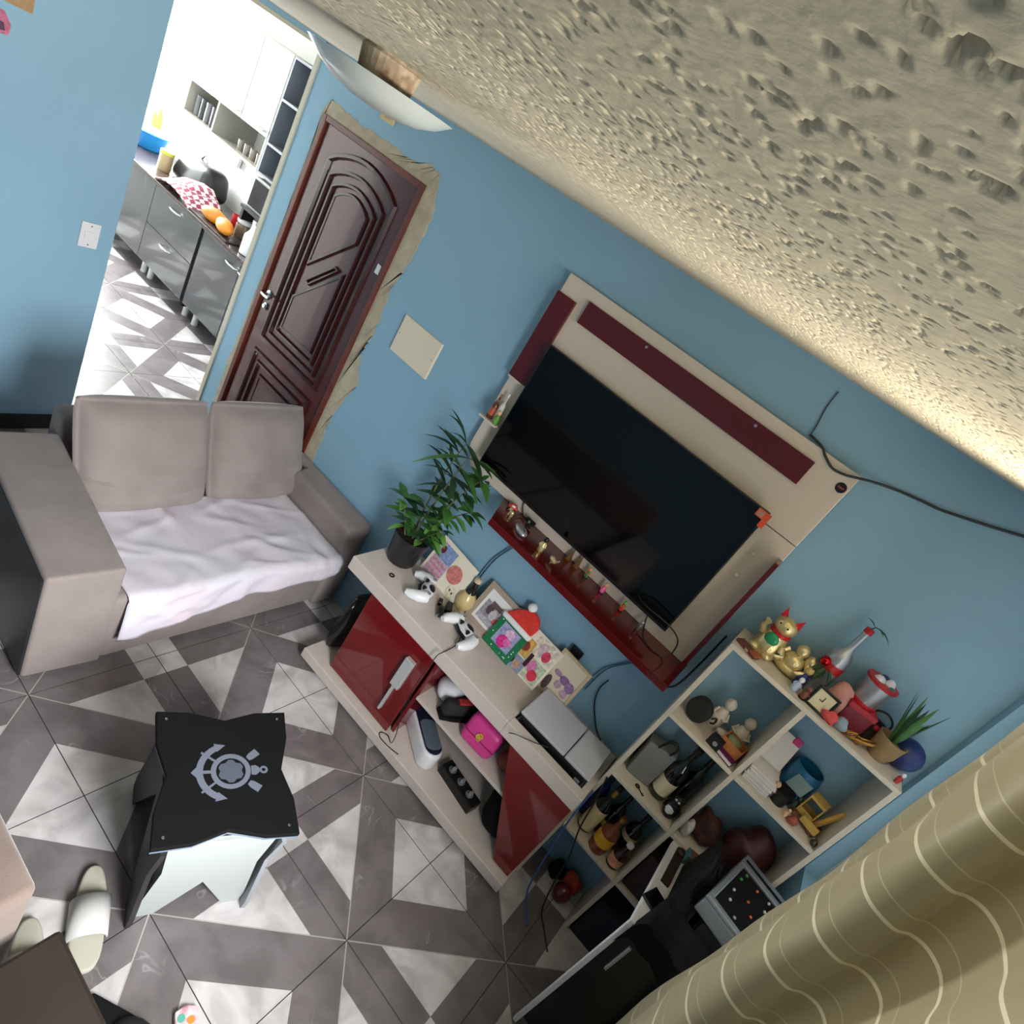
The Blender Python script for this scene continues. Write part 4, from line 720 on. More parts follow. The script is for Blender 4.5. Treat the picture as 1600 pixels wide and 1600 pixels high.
mk = thing('wall_ornament', 'small pink and purple paper ornament below the tan board', 'ornament', (XL, -1.235, 1.76)); obj('paper', MB().prism([(-1.27, 1.755), (-1.215, 1.765), (-1.212, 1.80), (-1.235, 1.835), (-1.27, 1.84)], XL, XL + .006, 'x'), C_('pink_paper', (196, 110, 140), .7, var=.4, vs=60), mk, world=True); obj('centre', MB().prism([(-1.26, 1.77), (-1.228, 1.775), (-1.235, 1.80), (-1.26, 1.80)], XL + .006, XL + .009, 'x'), C_('plum_paper', (84, 50, 80), .7), mk, world=True)
# ---- floor things
def slide(label, loc, rz):
    t = thing('slide_sandal', label, 'sandal', loc, rz, 'white slides'); L_ = [(.147 * math.copysign(abs(math.cos(a)) ** .72, math.cos(a)), (.043 + .007 * math.cos(a)) * math.copysign(abs(math.sin(a)) ** .72, math.sin(a))) for a in [k * math.pi / 16 for k in range(32)]]
    obj('sole', MB().prism(L_, 0, .024), C_('ivory_foam', (176, 173, 158), .7), t, bevel=.008, seg=3, smooth=True)
    m = MB(); n = 12; vs = []
    for i in range(n + 1):
        a = math.pi * i / n
        for x_ in (-.045, .01, .065): vs.append((x_, .05 * math.cos(a), .012 + (.040 + .008 * (x_ < .05)) * math.sin(a) ** .7))
    m.add(vs, [(3 * i + q, 3 * i + q + 1, 3 * i + 4 + q, 3 * i + 3 + q) for i in range(n) for q in range(2)]); obj('strap', m, C_('white_foam', (196, 194, 192), .6), t, smooth=True, solid=.006); return t
slide('white slide sandal in full view beside the stool', (1.185, -1.588, 0), D(-28)); slide('white slide sandal half hidden behind the brown pouffe', (1.235, -1.765, 0), D(-24))
s2 = thing('sofa', 'brown suede sofa end jutting into the left edge below the loveseat', 'sofa', (.3, -2.2, 0)); BS = C_('brown_suede', (124, 106, 97), .95, var=.15, vs=8, bump=.2, bs=250, sheen=.4)
def s2p(n, p, bv=.03): obj(n, MB().hexa(p), BS, s2, world=True, bevel=bv, seg=4, smooth=True)
s2p('armrest', [(.95, -2.75, .03), (1.225, -2.75, .03), (1.225, -1.83, .03), (.95, -1.83, .03), (.97, -2.75, .58), (1.25, -2.75, .58), (1.25, -1.825, .58), (.97, -1.825, .58)], .02)
s2p('seat_base', [(-.55, -2.7, .05), (.95, -2.7, .05), (.95, -1.86, .05), (-.55, -1.86, .05), (-.55, -2.7, .42), (.96, -2.7, .42), (.96, -1.86, .42), (-.55, -1.86, .42)]); s2p('backrest', [(-.55, -2.95, .05), (1.0, -2.95, .05), (1.0, -2.7, .05), (-.55, -2.7, .05), (-.55, -2.98, .82), (1.0, -2.98, .82), (1.0, -2.76, .82), (-.55, -2.76, .82)])
s2p('armrest', [(-.82, -2.75, .03), (-.55, -2.75, .03), (-.55, -1.83, .03), (-.82, -1.83, .03), (-.82, -2.75, .58), (-.55, -2.75, .58), (-.55, -1.825, .58), (-.82, -1.825, .58)])
for x0 in (-.53, .215): s2p('seat_cushion', [(x0, -2.7, .42), (x0 + .73, -2.7, .42), (x0 + .73, -1.87, .42), (x0, -1.87, .42), (x0, -2.7, .5), (x0 + .73, -2.7, .5), (x0 + .73, -1.88, .5), (x0, -1.88, .5)])
pf = thing('pouffe', 'dark brown boxy pouffe in the bottom left corner', 'pouffe', (1.55, -2.0, 0)); BW = C_('dark_brown_leatherette', (40, 29, 22), .6, var=.2, vs=10)
obj('body', MB().hexa([(1.31, -2.25, .03), (1.8, -2.25, .03), (1.8, -1.79, .03), (1.31, -1.79, .03), (1.305, -2.25, .40), (1.8, -2.25, .40), (1.8, -1.78, .40), (1.305, -1.78, .40)]), BW, pf, world=True, bevel=.012); obj('lid', MB().box(1.302, 1.803, -2.253, -1.777, .402, .425), BW, pf, world=True, bevel=.01)
for x_, y_ in ((1.34, -2.21), (1.76, -2.21), (1.76, -1.83), (1.34, -1.83)): obj('foot', MB().at(x_, y_, 0).lathe([(.018, 0), (.022, .032)], 10), BLACK, pf, world=True)
sl = thing('slipper', 'black slipper lying on the tiles at the bottom edge', 'slipper', (1.50, -1.64, 0), D(20)); obj('sole', MB().prism([(-.12, -.03), (0, -.045), (.09, -.045), (.12, 0), (.09, .045), (0, .042), (-.12, .03), (-.135, 0)], 0, .022), BLACKM, sl, bevel=.006); obj('upper', MB().ball(.045, 0, .02, .07, .045, .04, 14), C_('black_felt', (24, 22, 24), .9), sl, smooth=True)
ff = thing('flip_flop', 'flowered flip-flop with orange blooms at the bottom edge', 'flip-flop', (1.665, -1.535, 0), D(-25)); obj('sole', MB().prism([(-.11, -.03), (0, -.036), (.09, -.04), (.12, 0), (.09, .04), (0, .034), (-.11, .03), (-.12, 0)], 0, .018), C_('floral_print', (226, 214, 216), .6, var=.3, vs=40, col2=(190, 120, 140)), ff, bevel=.004)
for x_, y_, m_ in ((-.08, .01, C_('orange_bloom', (226, 140, 60), .6)), (-.05, -.02, C_('rose_bloom', (190, 80, 100), .6)), (-.09, -.015, C_('teal_leaf', (90, 170, 150), .6)), (-.02, .015, C_('plum_bloom', (90, 60, 80), .6))): obj('flower_print', MB().at(x_, y_, .018).lathe([(.011, 0), (.010, .0008)], 9), m_, ff)
obj('strap', MB().tube([(-.01, -.034, .018), (.03, -.02, .045), (.065, 0, .022)], .005, 7).tube([(-.01, .032, .018), (.03, .02, .045), (.065, 0, .022)], .005, 7), C_('rose_bloom', (190, 80, 100), .6), ff, smooth=True)
# ================================================================= THINGS ON THE SHELF UNIT
TZ, R1, R2, R3 = 1.472, 1.108, .743, .384
# -- on top
wl = thing('wallet', 'flat brown-red wallet lying at the left end of the shelf top', 'wallet', (2.03, -.165, TZ), D(-25)); obj('cover', MB().box(-.045, .045, -.022, .022, 0, .012), C_('oxblood_leather', (104, 50, 44), .5), wl, bevel=.003); obj('clasp', MB().box(.0, .014, -.024, -.022, .003, .01), GOLD, wl); obj('flap', MB().box(.018, .047, -.024, .024, .012, .016), C_('orange_leather', (170, 84, 50), .5), wl)
kt = thing('cat_figurine', 'shiny gold beckoning cat figurine with red ears and a green bib', 'figurine', (2.072, -.08, TZ), D(-12)); kt.scale = (1.1, 1.1, 1.1)
obj('body', MB().lathe([(.04, 0), (.048, .015), (.045, .05), (.034, .08), (.026, .092)], 18), GOLD, kt, smooth=True); obj('head', MB().ball(0, -.005, .118, .038, .033, .032, 16), GOLD, kt, smooth=True)
for sg in (1, -1):
    e = obj('ear', MB().add([(sg * .012, -.01, .143), (sg * .036, -.01, .134), (sg * .03, .01, .138), (sg * .032, -.008, .172)], [(0, 1, 3), (1, 2, 3), (2, 0, 3)]), C_('red_enamel', (196, 30, 40), .3), kt); obj('foreleg', MB().tube([(sg * .038, -.02, .06), (sg * .05, -.03, .085 if sg < 0 else .045), (sg * .044, -.034, .105 if sg < 0 else .03)], .012, 8), GOLD, kt, smooth=True); obj('paw', MB().ball(sg * .025, -.04, .012, .017, .018, .013, 10), GOLD, kt, smooth=True)
    obj('eye', MB().ball(sg * .014, -.036, .124, .004, .002, .003, 8), BLACK, kt)
obj('collar', MB().lathe([(.034, .084), (.035, .094), (.03, .096)], 18), C_('red_enamel', (196, 30, 40), .3), kt, smooth=True); obj('bib', MB().ball(0, -.037, .066, .024, .012, .022, 12), C_('green_enamel', (30, 140, 90), .3), kt, smooth=True)
bu = thing('buddha_figurine', 'shiny gold seated round-bellied figurine right of the cat', 'figurine', (2.165, -.085, TZ), D(-8))
obj('lap', MB().ball(0, 0, .022, .058, .042, .024, 16), GOLD, bu, smooth=True); obj('belly', MB().ball(0, -.008, .052, .038, .034, .034, 16), GOLD, bu, smooth=True); obj('head', MB().ball(0, -.004, .102, .022, .021, .024, 14), GOLD, bu, smooth=True)
obj('arms', MB().tube([(-.035, 0, .075), (-.055, -.018, .055), (-.03, -.035, .03)], .011, 8).tube([(.035, 0, .075), (.055, -.018, .055), (.03, -.035, .03)], .011, 8), GOLD, bu, smooth=True); obj('sack', MB().ball(.04, .012, .08, .022, .02, .03, 10), GOLD, bu, smooth=True)
wb = thing('decorated_bottle', 'tall silver painted bottle with a red band and a red bauble', 'bottle', (2.258, -.065, TZ))
obj('glass_body', MB().lathe([(.034, 0), (.037, .005), (.037, .15), (.033, .175), (.017, .20), (.0125, .215), (.0125, .285)], 24), SILVER, wb, smooth=True); obj('band', MB().lathe([(.0378, .108), (.0378, .138)], 24), C_('red_ribbon', (186, 24, 28), .4), wb, smooth=True); obj('lip', MB().lathe([(.0145, .283), (.0145, .30), (.011, .302)], 16), C_('red_ribbon', (186, 24, 28), .4), wb, smooth=True)
obj('bauble', MB().ball(-.028, -.035, .132, .017), C_('red_mirror', (190, 16, 32), .12, metal=.8), wb, smooth=True); obj('holly', MB().leaf((-.02, -.04, .115), (-.6, -.5, -.6), .045, .025).leaf((-.01, -.04, .11), (-.2, -.5, -.9), .045, .025).leaf((0, -.04, .115), (.5, -.5, -.6), .04, .022), DGREEN, wb); 
obj('sprig', MB().tube([(0, 0, .30), (.005, 0, .315), (.02, 0, .318)], .002, 6).leaf((.005, 0, .312), (-.9, .1, .5), .045, .018, .2).leaf((.012, 0, .316), (1, -.1, .1), .06, .022, .5).leaf((.01, 0, .316), (.6, -.5, .2), .035, .014, .4), DGREEN, wb)
figure('figurine', 'tiny white and blue angel figurine in front of the silver bottle', 'figurine', (2.215, -.165, TZ), .06, C_('pale_blue_glaze', (170, 186, 210), .4), WHITEP, None, None, wide=1.2)
figure('figurine', 'tiny brown bear figurine at the foot of the silver bottle', 'figurine', (2.25, -.172, TZ), .055, C_('brown_glaze', (120, 70, 50), .4), C_('brown_glaze', (120, 70, 50), .4), None, BLACK, wide=1.2)
figure('figurine', 'small dark blue and yellow figurine behind the brown bear', 'figurine', (2.218, -.115, TZ), .09, C_('navy_glaze', (44, 56, 120), .4), C_('yellow_glaze', (206, 176, 110), .4))
ck = thing('desk_clock', 'small square clock with a black rim and cream face', 'clock', (2.30, -.182, TZ), D(-6)); ck.rotation_euler = (D(-14), 0, D(-6)); obj('rim', MB().box(-.04, .04, 0, .016, 0, .01).box(-.04, .04, 0, .016, .072, .082).box(-.04, -.03, 0, .016, .01, .072).box(.03, .04, 0, .016, .01, .072), BLACK, ck, bevel=.003); obj('face', MB().box(-.031, .031, .004, .014, .009, .073), C_('cream_dial', (226, 216, 180), .6), ck); obj('hands', MB().box(-.0012, .0012, .002, .004, .04, .058).box(-.012, .001, .002, .004, .039, .0415), BLACK, ck)
blob('cloth_pouch', 'dusty pink cloth pouch behind the square clock', 'pouch', (2.335, -.10, TZ), (.04, .035, .06), C_('dusty_pink_cloth', (206, 150, 140), .85), 21, .3)
blob('trinket', 'small coral red bow in front of the pink pouch', 'bow', (2.345, -.178, TZ), (.026, .016, .02), C_('coral_cloth', (216, 84, 84), .8), 22, .5); blob('trinket', 'small blue-grey cloth rosette right of the coral bow', 'rosette', (2.385, -.165, TZ), (.022, .018, .024), C_('grey_blue_cloth', (140, 160, 180), .8), 23, .5)
rb = thing('gift_box', 'maroon gift box under the silver bucket', 'box', (2.405, -.075, TZ), D(8)); obj('box', MB().box(-.045, .045, -.045, .045, 0, .085), C_('maroon_card', (120, 22, 40), .5), rb, bevel=.002); obj('lid', MB().box(-.048, .048, -.048, .048, .075, .095), C_('crimson_card', (170, 30, 44), .5), rb, bevel=.002)
bk = thing('bucket', 'small silver bucket with red rims holding white and green trinkets', 'bucket', (2.395, -.068, TZ + .096)); obj('wall', MB().lathe([(.042, 0), (.044, .004), (.052, .09), (.049, .09), (.041, .006)], 24), SILVER, bk, smooth=True); obj('rim', MB().lathe([(.052, .086), (.055, .09), (.055, .098), (.05, .098)], 24), C_('red_ribbon', (186, 24, 28), .4), bk, smooth=True); obj('base_ring', MB().lathe([(.044, 0), (.046, .0), (.047, .01), (.044, .012)], 24), C_('red_ribbon', (186, 24, 28), .4), bk, smooth=True)
obj('filling', MB().ball(-.015, -.01, .092, .02, .018, .022, 10, 0).ball(.018, .0, .096, .018, .018, .025, 10, 0).ball(.0, .02, .095, .02, .02, .02, 10, 1).ball(.028, -.018, .086, .013, .013, .02, 10, 2), [WHITEP, C_('navy_glaze', (44, 56, 120), .4), C_('teal_glaze', (30, 120, 120), .4)], bk, smooth=True)
bt = thing('wicker_basket', 'dark wicker basket with a red ribbon behind the gold bow', 'basket', (2.475, -.06, TZ)); obj('weave', MB().lathe([(.028, 0), (.038, .03), (.042, .07), (.039, .07), (.03, .01)], 20), C_('dark_wicker', (50, 42, 40), .8, bump=.8, bs=200), bt, smooth=True); obj('handle', MB().tube([(-.038, 0, .068), (-.03, 0, .10), (0, 0, .115), (.03, 0, .10), (.038, 0, .068)], .004, 7), C_('dark_wicker', (50, 42, 40), .8), bt, smooth=True); obj('ribbon', MB().ball(.0, -.036, .066, .012, .008, .01, 8), C_('red_ribbon', (186, 24, 28), .4), bt)
gr = thing('ribbon_bow', 'curly gold ribbon bow near the front of the shelf top', 'bow', (2.452, -.16, TZ)); m = MB()
for k in range(7):
    a_ = k * .9; m.tube([(.012 * math.cos(a_ + q * .7) * (1 + q * .25) + (k - 3) * .008, .008 * math.sin(a_ + q * .7) * (1 + q * .2), .012 + .006 * k * .6 + .01 * math.sin(q + k)) for q in range(7)], .0035, 6)
obj('loops', m, BRASS, gr, smooth=True); obj('knot', MB().ball(0, 0, .012, .012, .01, .012, 10), BRASS, gr, smooth=True)
pt = thing('succulent', 'upright spiky green succulent in a tan clay pot', 'plant', (2.525, -.12, TZ)); obj('pot', MB().lathe([(.03, 0), (.042, .03), (.045, .07), (.048, .085), (.043, .085), (.04, .07), (.001, .07)], 22), C_('tan_clay', (150, 124, 86), .8, var=.2, vs=20), pt, smooth=True)
for k in range(13):
    a_ = k * 2.4; obj('leaf', MB().leaf((.012 * math.cos(a_), .012 * math.sin(a_), .07), (.28 * math.cos(a_) - .05, .22 * math.sin(a_), 1.2), rnd.uniform(.12, .2), .018, 0.), DGREEN if k % 2 else GREEN, pt, smooth=True)
single('blue_ball', MB().ball(0, 0, .055, .055, .055, .055, 24).lathe([(.0552, .052), (.0556, .055), (.0552, .058)], 28), C_('royal_blue_plastic', (26, 46, 104), .4), 'royal blue ball at the right end of the shelf top', 'ball', loc=(2.59, -.07, TZ), smooth=True)
figure('figurine', 'tiny white and red figurine in front of the blue ball', 'figurine', (2.598, -.18, TZ), .045, C_('red_glaze', (170, 50, 50), .4), WHITEP)
# -- row 1 left
sp = thing('speaker', 'oval black mesh speaker standing in the top left cubby', 'speaker', (2.06, -.13, R1), D(-12)); obj('mesh', MB().prism([(.045 * math.cos(a), .052 + .052 * math.sin(a)) for a in [k * math.pi / 12 for k in range(24)]], -.022, .022, 'y'), C_('black_speaker_cloth', (26, 26, 28), .8, bump=.3, bs=400), sp, bevel=.01, seg=4, smooth=True); obj('strap', MB().tube([(.05, .0, .06), (.062, .01, .072), (.066, .012, .05), (.055, .01, .04)], .004, 7), BLACK, sp, smooth=True)
figure('figurine', 'slim white angel figurine behind the black speaker', 'figurine', (2.128, -.065, R1), .15, C_('bisque', (214, 204, 196), .5), C_('bisque', (214, 204, 196), .5))
figure('figurine', 'white chef figurine with a red neckerchief in the top left cubby', 'figurine', (2.222, -.055, R1), .14, C_('ivory_glaze', (224, 212, 196), .5), C_('ivory_glaze', (224, 212, 196), .5), None, C_('red_enamel', (196, 30, 40), .3), wide=1.25)
single('candle', MB().lathe([(.02, 0), (.022, .004), (.022, .03), (.012, .034), (.002, .036)], 18), C_('wax_white', (222, 216, 206), .5), 'short white candle between the two white figurines', 'candle', loc=(2.172, -.10, R1), smooth=True)
cb = thing('camera', 'little black box camera with a silver lens at the cubby front', 'camera', (2.17, -.172, R1), D(-10)); obj('body', MB().box(-.026, .026, -.016, .016, 0, .045), BLACK, cb, bevel=.003); obj('lens', MB().at(.004, -.016, .024, rx=D(90)).lathe([(.009, 0), (.009, .005), (.006, .006)], 14), SILVER, cb, smooth=True)
bx = thing('book', 'purple-edged white notebook lying flat in the top left cubby', 'book', (2.226, -.145, R1), D(-15)); obj('cover', MB().box(-.042, .042, -.05, .05, 0, .003).box(-.042, .042, -.05, .05, .017, .02).box(-.042, -.039, -.05, .05, .003, .017), C_('plum_cover', (92, 20, 84), .5), bx); obj('pages', MB().box(-.039, .04, -.047, .047, .003, .017), C_('paper', (226, 220, 216), .8), bx)
b2 = thing('trinket_box', 'open orange wooden box with a sage cloth on the notebook', 'box', (2.224, -.13, R1 + .021), D(-12)); obj('box', MB().box(-.042, .042, -.036, .036, 0, .004).box(-.042, .042, -.036, -.032, .004, .038).box(-.042, .042, .032, .036, .004, .038).box(-.042, -.038, -.032, .032, .004, .038).box(.038, .042, -.032, .032, .004, .038), C_('orange_wood', (182, 116, 60), .5), b2); obj('lining', MB().ball(-.008, 0, .032, .03, .026, .014, 12), C_('sage_cloth', (130, 138, 104), .8), b2, smooth=True)
# -- row 2 left
bg = thing('gift_bag', 'grey paper bag with a black cord handle in the second left cubby', 'bag', (2.065, -.085, R2), D(10)); obj('paper', MB().hexa([(-.052, -.05, 0), (.052, -.05, 0), (.052, .04, 0), (-.052, .04, 0), (-.058, -.046, .17), (.058, -.042, .185), (.058, .03, .185), (-.058, .03, .165)]), C_('grey_paper', (122, 126, 122), .7, var=.15, vs=14), bg, bevel=.006); obj('cord', MB().tube([(-.02, -.044, .175), (-.005, -.05, .23), (.015, -.05, .24), (.035, -.048, .22), (.03, -.044, .18)], .005, 8), BLACK, bg, smooth=True)
single('folded_napkin', MB().prism([(-.03, 0), (.012, 0), (.005, .09), (-.03, .12)], -.012, .012, 'y'), C_('faded_red_cloth', (150, 70, 70), .9), 'faded red napkin against the left side of the second cubby', 'napkin', loc=(2.032, -.025, R2), bevel=.004)
bottle('dark wine bottle with a cream label leaning in the second left cubby', (2.165, -.105, R2), .285, .037, C_('black_green_glass', (12, 14, 14), .1, coat=.6), BLACK, C_('wine_label', (222, 212, 180), .7), (.10, .36), .36)
bottle('slim black bottle behind the cream-labelled wine bottle', (2.228, -.055, R2), .30, .03, C_('black_green_glass', (12, 14, 14), .1, coat=.6), C_('dark_foil', (30, 40, 60), .3), None, neck=.4)
pg = thing('penguin_figurine', 'black and white penguin figurine beside the wine bottle', 'figurine', (2.235, -.15, R2), D(-15)); obj('body', MB().lathe([(.022, 0), (.03, .02), (.026, .055), (.016, .07)], 16), BLACK, pg, smooth=True); obj('head', MB().ball(0, -.004, .085, .02, .019, .019, 12), BLACK, pg, smooth=True); obj('belly', MB().ball(0, -.014, .035, .02, .018, .028, 12), WHITEP, pg, smooth=True); obj('eyes', MB().ball(-.007, -.021, .089, .005, .003, .005, 8).ball(.007, -.021, .089, .005, .003, .005, 8), WHITEP, pg); obj('flippers', MB().ball(-.03, -.004, .04, .006, .012, .024, 8).ball(.03, -.004, .04, .006, .012, .024, 8), BLACK, pg, smooth=True)
ky = thing('key', 'small dark key lying at the front of the second left cubby', 'key', (2.095, -.165, R2), D(-30)); obj('bow', MB().ring(.004, .011, 0, .003, n=14), C_('dark_iron', (50, 44, 42), .5, metal=.7), ky); obj('blade', MB().box(.009, .042, -.002, .002, 0, .003).box(.03, .034, .002, .007, 0, .003).box(.038, .042, .002, .006, 0, .003), C_('dark_iron', (50, 44, 42), .5, metal=.7), ky)
# -- row 3 left: bottles
bottle('blue-labelled tall bottle at the left of the liquor cubby', (2.022, -.075, R3), .29, .026, C_('cobalt_glass', (20, 30, 90), .15), BLACK, C_('navy_label', (26, 34, 90), .5))
bottle('dark bottle with a broad cream label in the liquor cubby', (2.062, -.135, R3), .285, .034, C_('black_green_glass', (12, 14, 14), .1, coat=.6), BLACK, C_('cream_label', (224, 206, 160), .7), (.05, .5), foil=C_('gold_foil', (190, 150, 80), .35, metal=.7))
bottle('black bottle with a thin white strip right of the cream-labelled one', (2.118, -.085, R3), .28, .03, C_('black_green_glass', (12, 14, 14), .1, coat=.6), BLACK, C_('yellow_strip', (196, 164, 60), .6), (.2, .3))
bottle('amber liquor bottle with a yellow label in the liquor cubby', (2.148, -.165, R3), .21, .04, C_('amber_glass', (116, 54, 24), .12, coat=.6), BRASS, C_('yellow_label', (226, 168, 40), .6), (.22, .48))
bottle('black flask bottle with a cream tag at the back of the liquor cubby', (2.215, -.075, R3), .26, .035, C_('black_green_glass', (12, 14, 14), .1, coat=.6), BLACK, C_('cream_label', (224, 206, 160), .7), (.35, .45))
bottle('short dark bottle with a yellow and pink label and white stopper', (2.232, -.16, R3), .14, .03, C_('dark_brown_glass', (46, 22, 18), .15, coat=.5), WHITEP, C_('yellow_pink_label', (226, 180, 90), .6, var=.5, vs=30, col2=(206, 120, 140)), (.1, .42), .42)
# -- floor cubby left
blob('glossy_ball', 'glossy dark red ball in the lowest left cubby', 'ball', (2.19, -.13, 0), (.042, .042, .042), C_('dark_red_gloss', (110, 30, 40), .15, coat=.6, var=.4, vs=30), 31, .03)
blob('toy', 'red and orange crumpled toy at the back of the lowest left cubby', 'toy', (2.20, -.055, .0), (.05, .035, .05), C_('red_orange_plush', (190, 70, 44), .8, var=.4, vs=40), 32, .6)
blob('black_pouch', 'small black pouch behind the glossy red ball', 'pouch', (2.12, -.06, 0), (.04, .035, .045), BLACKM, 33, .4)
# -- floor cubby right, and dark box low right
single('storage_box', MB().box(2.30, 2.59, -.19, -.02, 0, .24), C_('navy_card', (24, 30, 44), .6), 'dark navy box in the lowest right cubby', 'box', bevel=.004); single('storage_box', MB().box(2.30, 2.58, -.19, -.03, R3, R3 + .2), C_('brown_card', (52, 38, 34), .7), 'dark brown box in the cubby behind the desk', 'box', bevel=.004)
# -- row 1 right
m = MB()
for k in range(9): m.cbox(2.352 + rnd.uniform(-.008, .008), -.12 + rnd.uniform(-.01, .01), R1 + .004 + k * .007, .10, .12, .006)
single('paper_stack', m, C_('paper', (226, 220, 216), .8), 'stack of loose white papers in the upper right cubby', 'papers')
lp = thing('letter_holder', 'white envelope leaning on the papers with a pink clip', 'envelope', (2.34, -.06, R1 + .066)); obj('envelope', MB().hexa([(-.05, -.03, 0), (.05, -.03, 0), (.05, -.026, 0), (-.05, -.026, 0), (-.05, .02, .12), (.045, .02, .12), (.045, .024, .12), (-.05, .024, .12)]), C_('paper', (226, 220, 216), .8), lp); obj('clip', MB().cbox(.03, .018, .115, .03, .012, .03), C_('magenta_plastic', (206, 60, 120), .5), lp, bevel=.003)
vb = thing('blue_pot', 'teal blue round pot with a pale label in the upper right cubby', 'pot', (2.455, -.06, R1)); obj('body', MB().lathe([(.045, 0), (.055, .02), (.056, .12), (.05, .15), (.047, .15), (.05, .12), (.048, .02), (.001, .01)], 26), C_('teal_plastic', (16, 92, 132), .4), vb, smooth=True); obj('label', MB().prism([(-.035, .07), (.03, .065), (.034, .125), (-.028, .13)], -.059, -.0555, 'y'), C_('faded_label', (120, 140, 136), .7), vb)
figure('figurine', 'small bronze dog-like figurine left of the black tin', 'figurine', (2.403, -.15, R1), .075, C_('mauve_glaze', (130, 96, 100), .5), C_('tan_glaze', (206, 170, 130), .5))
tn = thing('tin', 'round black tin in front of the teal pot', 'tin', (2.44, -.135, R1)); obj('body', MB().lathe([(.028, 0), (.029, .003), (.029, .05)], 20), BLACK, tn, smooth=True); obj('lid', MB().lathe([(.031, .05), (.031, .066), (.022, .068), (.001, .068)], 20), BLACKM, tn, smooth=True)
figure('figurine', 'dark green owl-like figurine right of the black tin', 'figurine', (2.492, -.105, R1), .07, C_('dark_green_glaze', (40, 52, 44), .4), C_('dark_green_glaze', (40, 52, 44), .4), wide=1.2)
figure('figurine', 'tan shell-coloured duck figurine in front of the wooden loader', 'figurine', (2.48, -.175, R1), .04, C_('tan_glaze', (206, 170, 130), .5), C_('tan_glaze', (206, 170, 130), .5), wide=1.3)
blob('seashell', 'small red-brown seashell by the wooden loader', 'shell', (2.505, -.185, R1), (.018, .014, .016), C_('red_brown_shell', (150, 70, 50), .5), 41, .3)
yl = thing('toy_crane', 'yellow wooden toy truck crane in the upper right cubby', 'toy', (2.555, -.115, R1), D(-18)); YW = C_('yellow_wood', (196, 160, 80), .5, var=.15, vs=20)
obj('chassis', MB().box(-.055, .045, -.028, .028, .014, .026), C_('brown_wood', (110, 76, 44), .6), yl, bevel=.002); obj('cab', MB().box(-.05, -.045, -.028, .028, .026, .105).box(.005, .01, -.028, .028, .026, .105).box(-.05, .01, -.028, .028, .10, .11).box(-.045, .005, -.026, -.022, .026, .05).box(-.045, .005, .022, .026, .026, .05), YW, yl, bevel=.002); obj('boom', MB().tube([(.02, 0, .03), (.05, 0, .14)], .01, 6), YW, yl); obj('bucket', MB().box(-.02, .045, -.046, -.03, .018, .045), YW, yl, bevel=.003)
for x_ in (-.035, .025):
    for y_ in (-.03, .03): obj('wheel', MB().at(x_, y_, .014, rx=D(90)).lathe([(.014, -.005), (.014, .005)], 14), C_('brown_wood', (110, 76, 44), .6), yl)
single('pendant', MB().lathe([(.003, 0), (.011, .008), (.012, .016), (.004, .028)], 12), C_('dark_glass_bead', (60, 50, 46), .2), 'tiny dark glass bead at the right front of the upper right cubby', 'bead', loc=(2.592, -.19, R1), smooth=True)
# -- row 2 right (behind the desk clutter)
blob('maroon_bag', 'dark maroon handbag in the shaded right cubby', 'bag', (2.51, -.11, R2), (.085, .08, .11), C_('dark_maroon_leather', (62, 16, 22), .5), 51, .25); hg = thing('mug', 'black mug with a pale handle before the maroon handbag', 'mug', (2.575, -.185 + .0, R2)); hg.location = (2.568, -.176, R2 + .0); obj('body', MB().lathe([(.022, 0), (.024, .004), (.024, .055), (.021, .055), (.02, .006), (.001, .006)], 18), BLACK, hg, smooth=True); obj('handle', MB().tube([(.02, 0, .045), (.036, 0, .042), (.036, 0, .015), (.02, 0, .012)], .004, 7), C_('pale_glaze', (170, 164, 160), .5), hg, smooth=True)
blob('scarf', 'brown and red folded scarf in the shaded right cubby', 'scarf', (2.37, -.10, R2), (.06, .07, .06), C_('brown_red_wool', (84, 44, 38), .9, var=.5, vs=30, col2=(40, 26, 24)), 52, .5); blob('white_wrap', 'white wrapping crumpled at the left of the shaded right cubby', 'wrapping', (2.318, -.16, R2), (.02, .03, .035), C_('paper', (226, 220, 216), .8), 53, .5)
# ---- on the desk
DZ = .732
bl_ = MB(); N, M_ = 34, 34; vs = []
for i in range(N + 1):
    s = i / N
    for j in range(M_ + 1):
        t = j / M_; y = -.668 + t * .385; x0 = 2.318 + .056 * min(1, t * 1.9); x = x0 + ((2.655 if t < .24 else 2.452) - x0) * s
        sm = min(1, max(0, (t - .12) / .5)); sm = sm * sm * (3 - 2 * sm); pk_ = .03 + .2 * sm * (1 - .25 * max(0, t - .75) / .25)
        e = min(1, s * 14) ** .5 * min(1, (1 - s) * 9, (1 - t) * 12 + .02); z = DZ + .003 + max(0, e) * (.022 + pk_ * max(0, 1 - s * .55) + .008 * math.sin(t * 15 + s * 9) + .006 * math.sin(s * 23 + t * 6))
        if t < .035: z -= (.035 - t) * 3.2; y = -.668
        vs.append((x, y, z))
k_ = lambda i, j: i * (M_ + 1) + j
bl_.add(vs, [(k_(i, j), k_(i + 1, j), k_(i + 1, j + 1), k_(i, j + 1)) for i in range(N) for j in range(M_)])
single('black_jacket', bl_, C_('black_jacket_cloth', (11, 10, 12), .8, bump=.3, bs=120, spec=.2), 'black jacket heaped over the desk top', 'jacket', smooth=True)
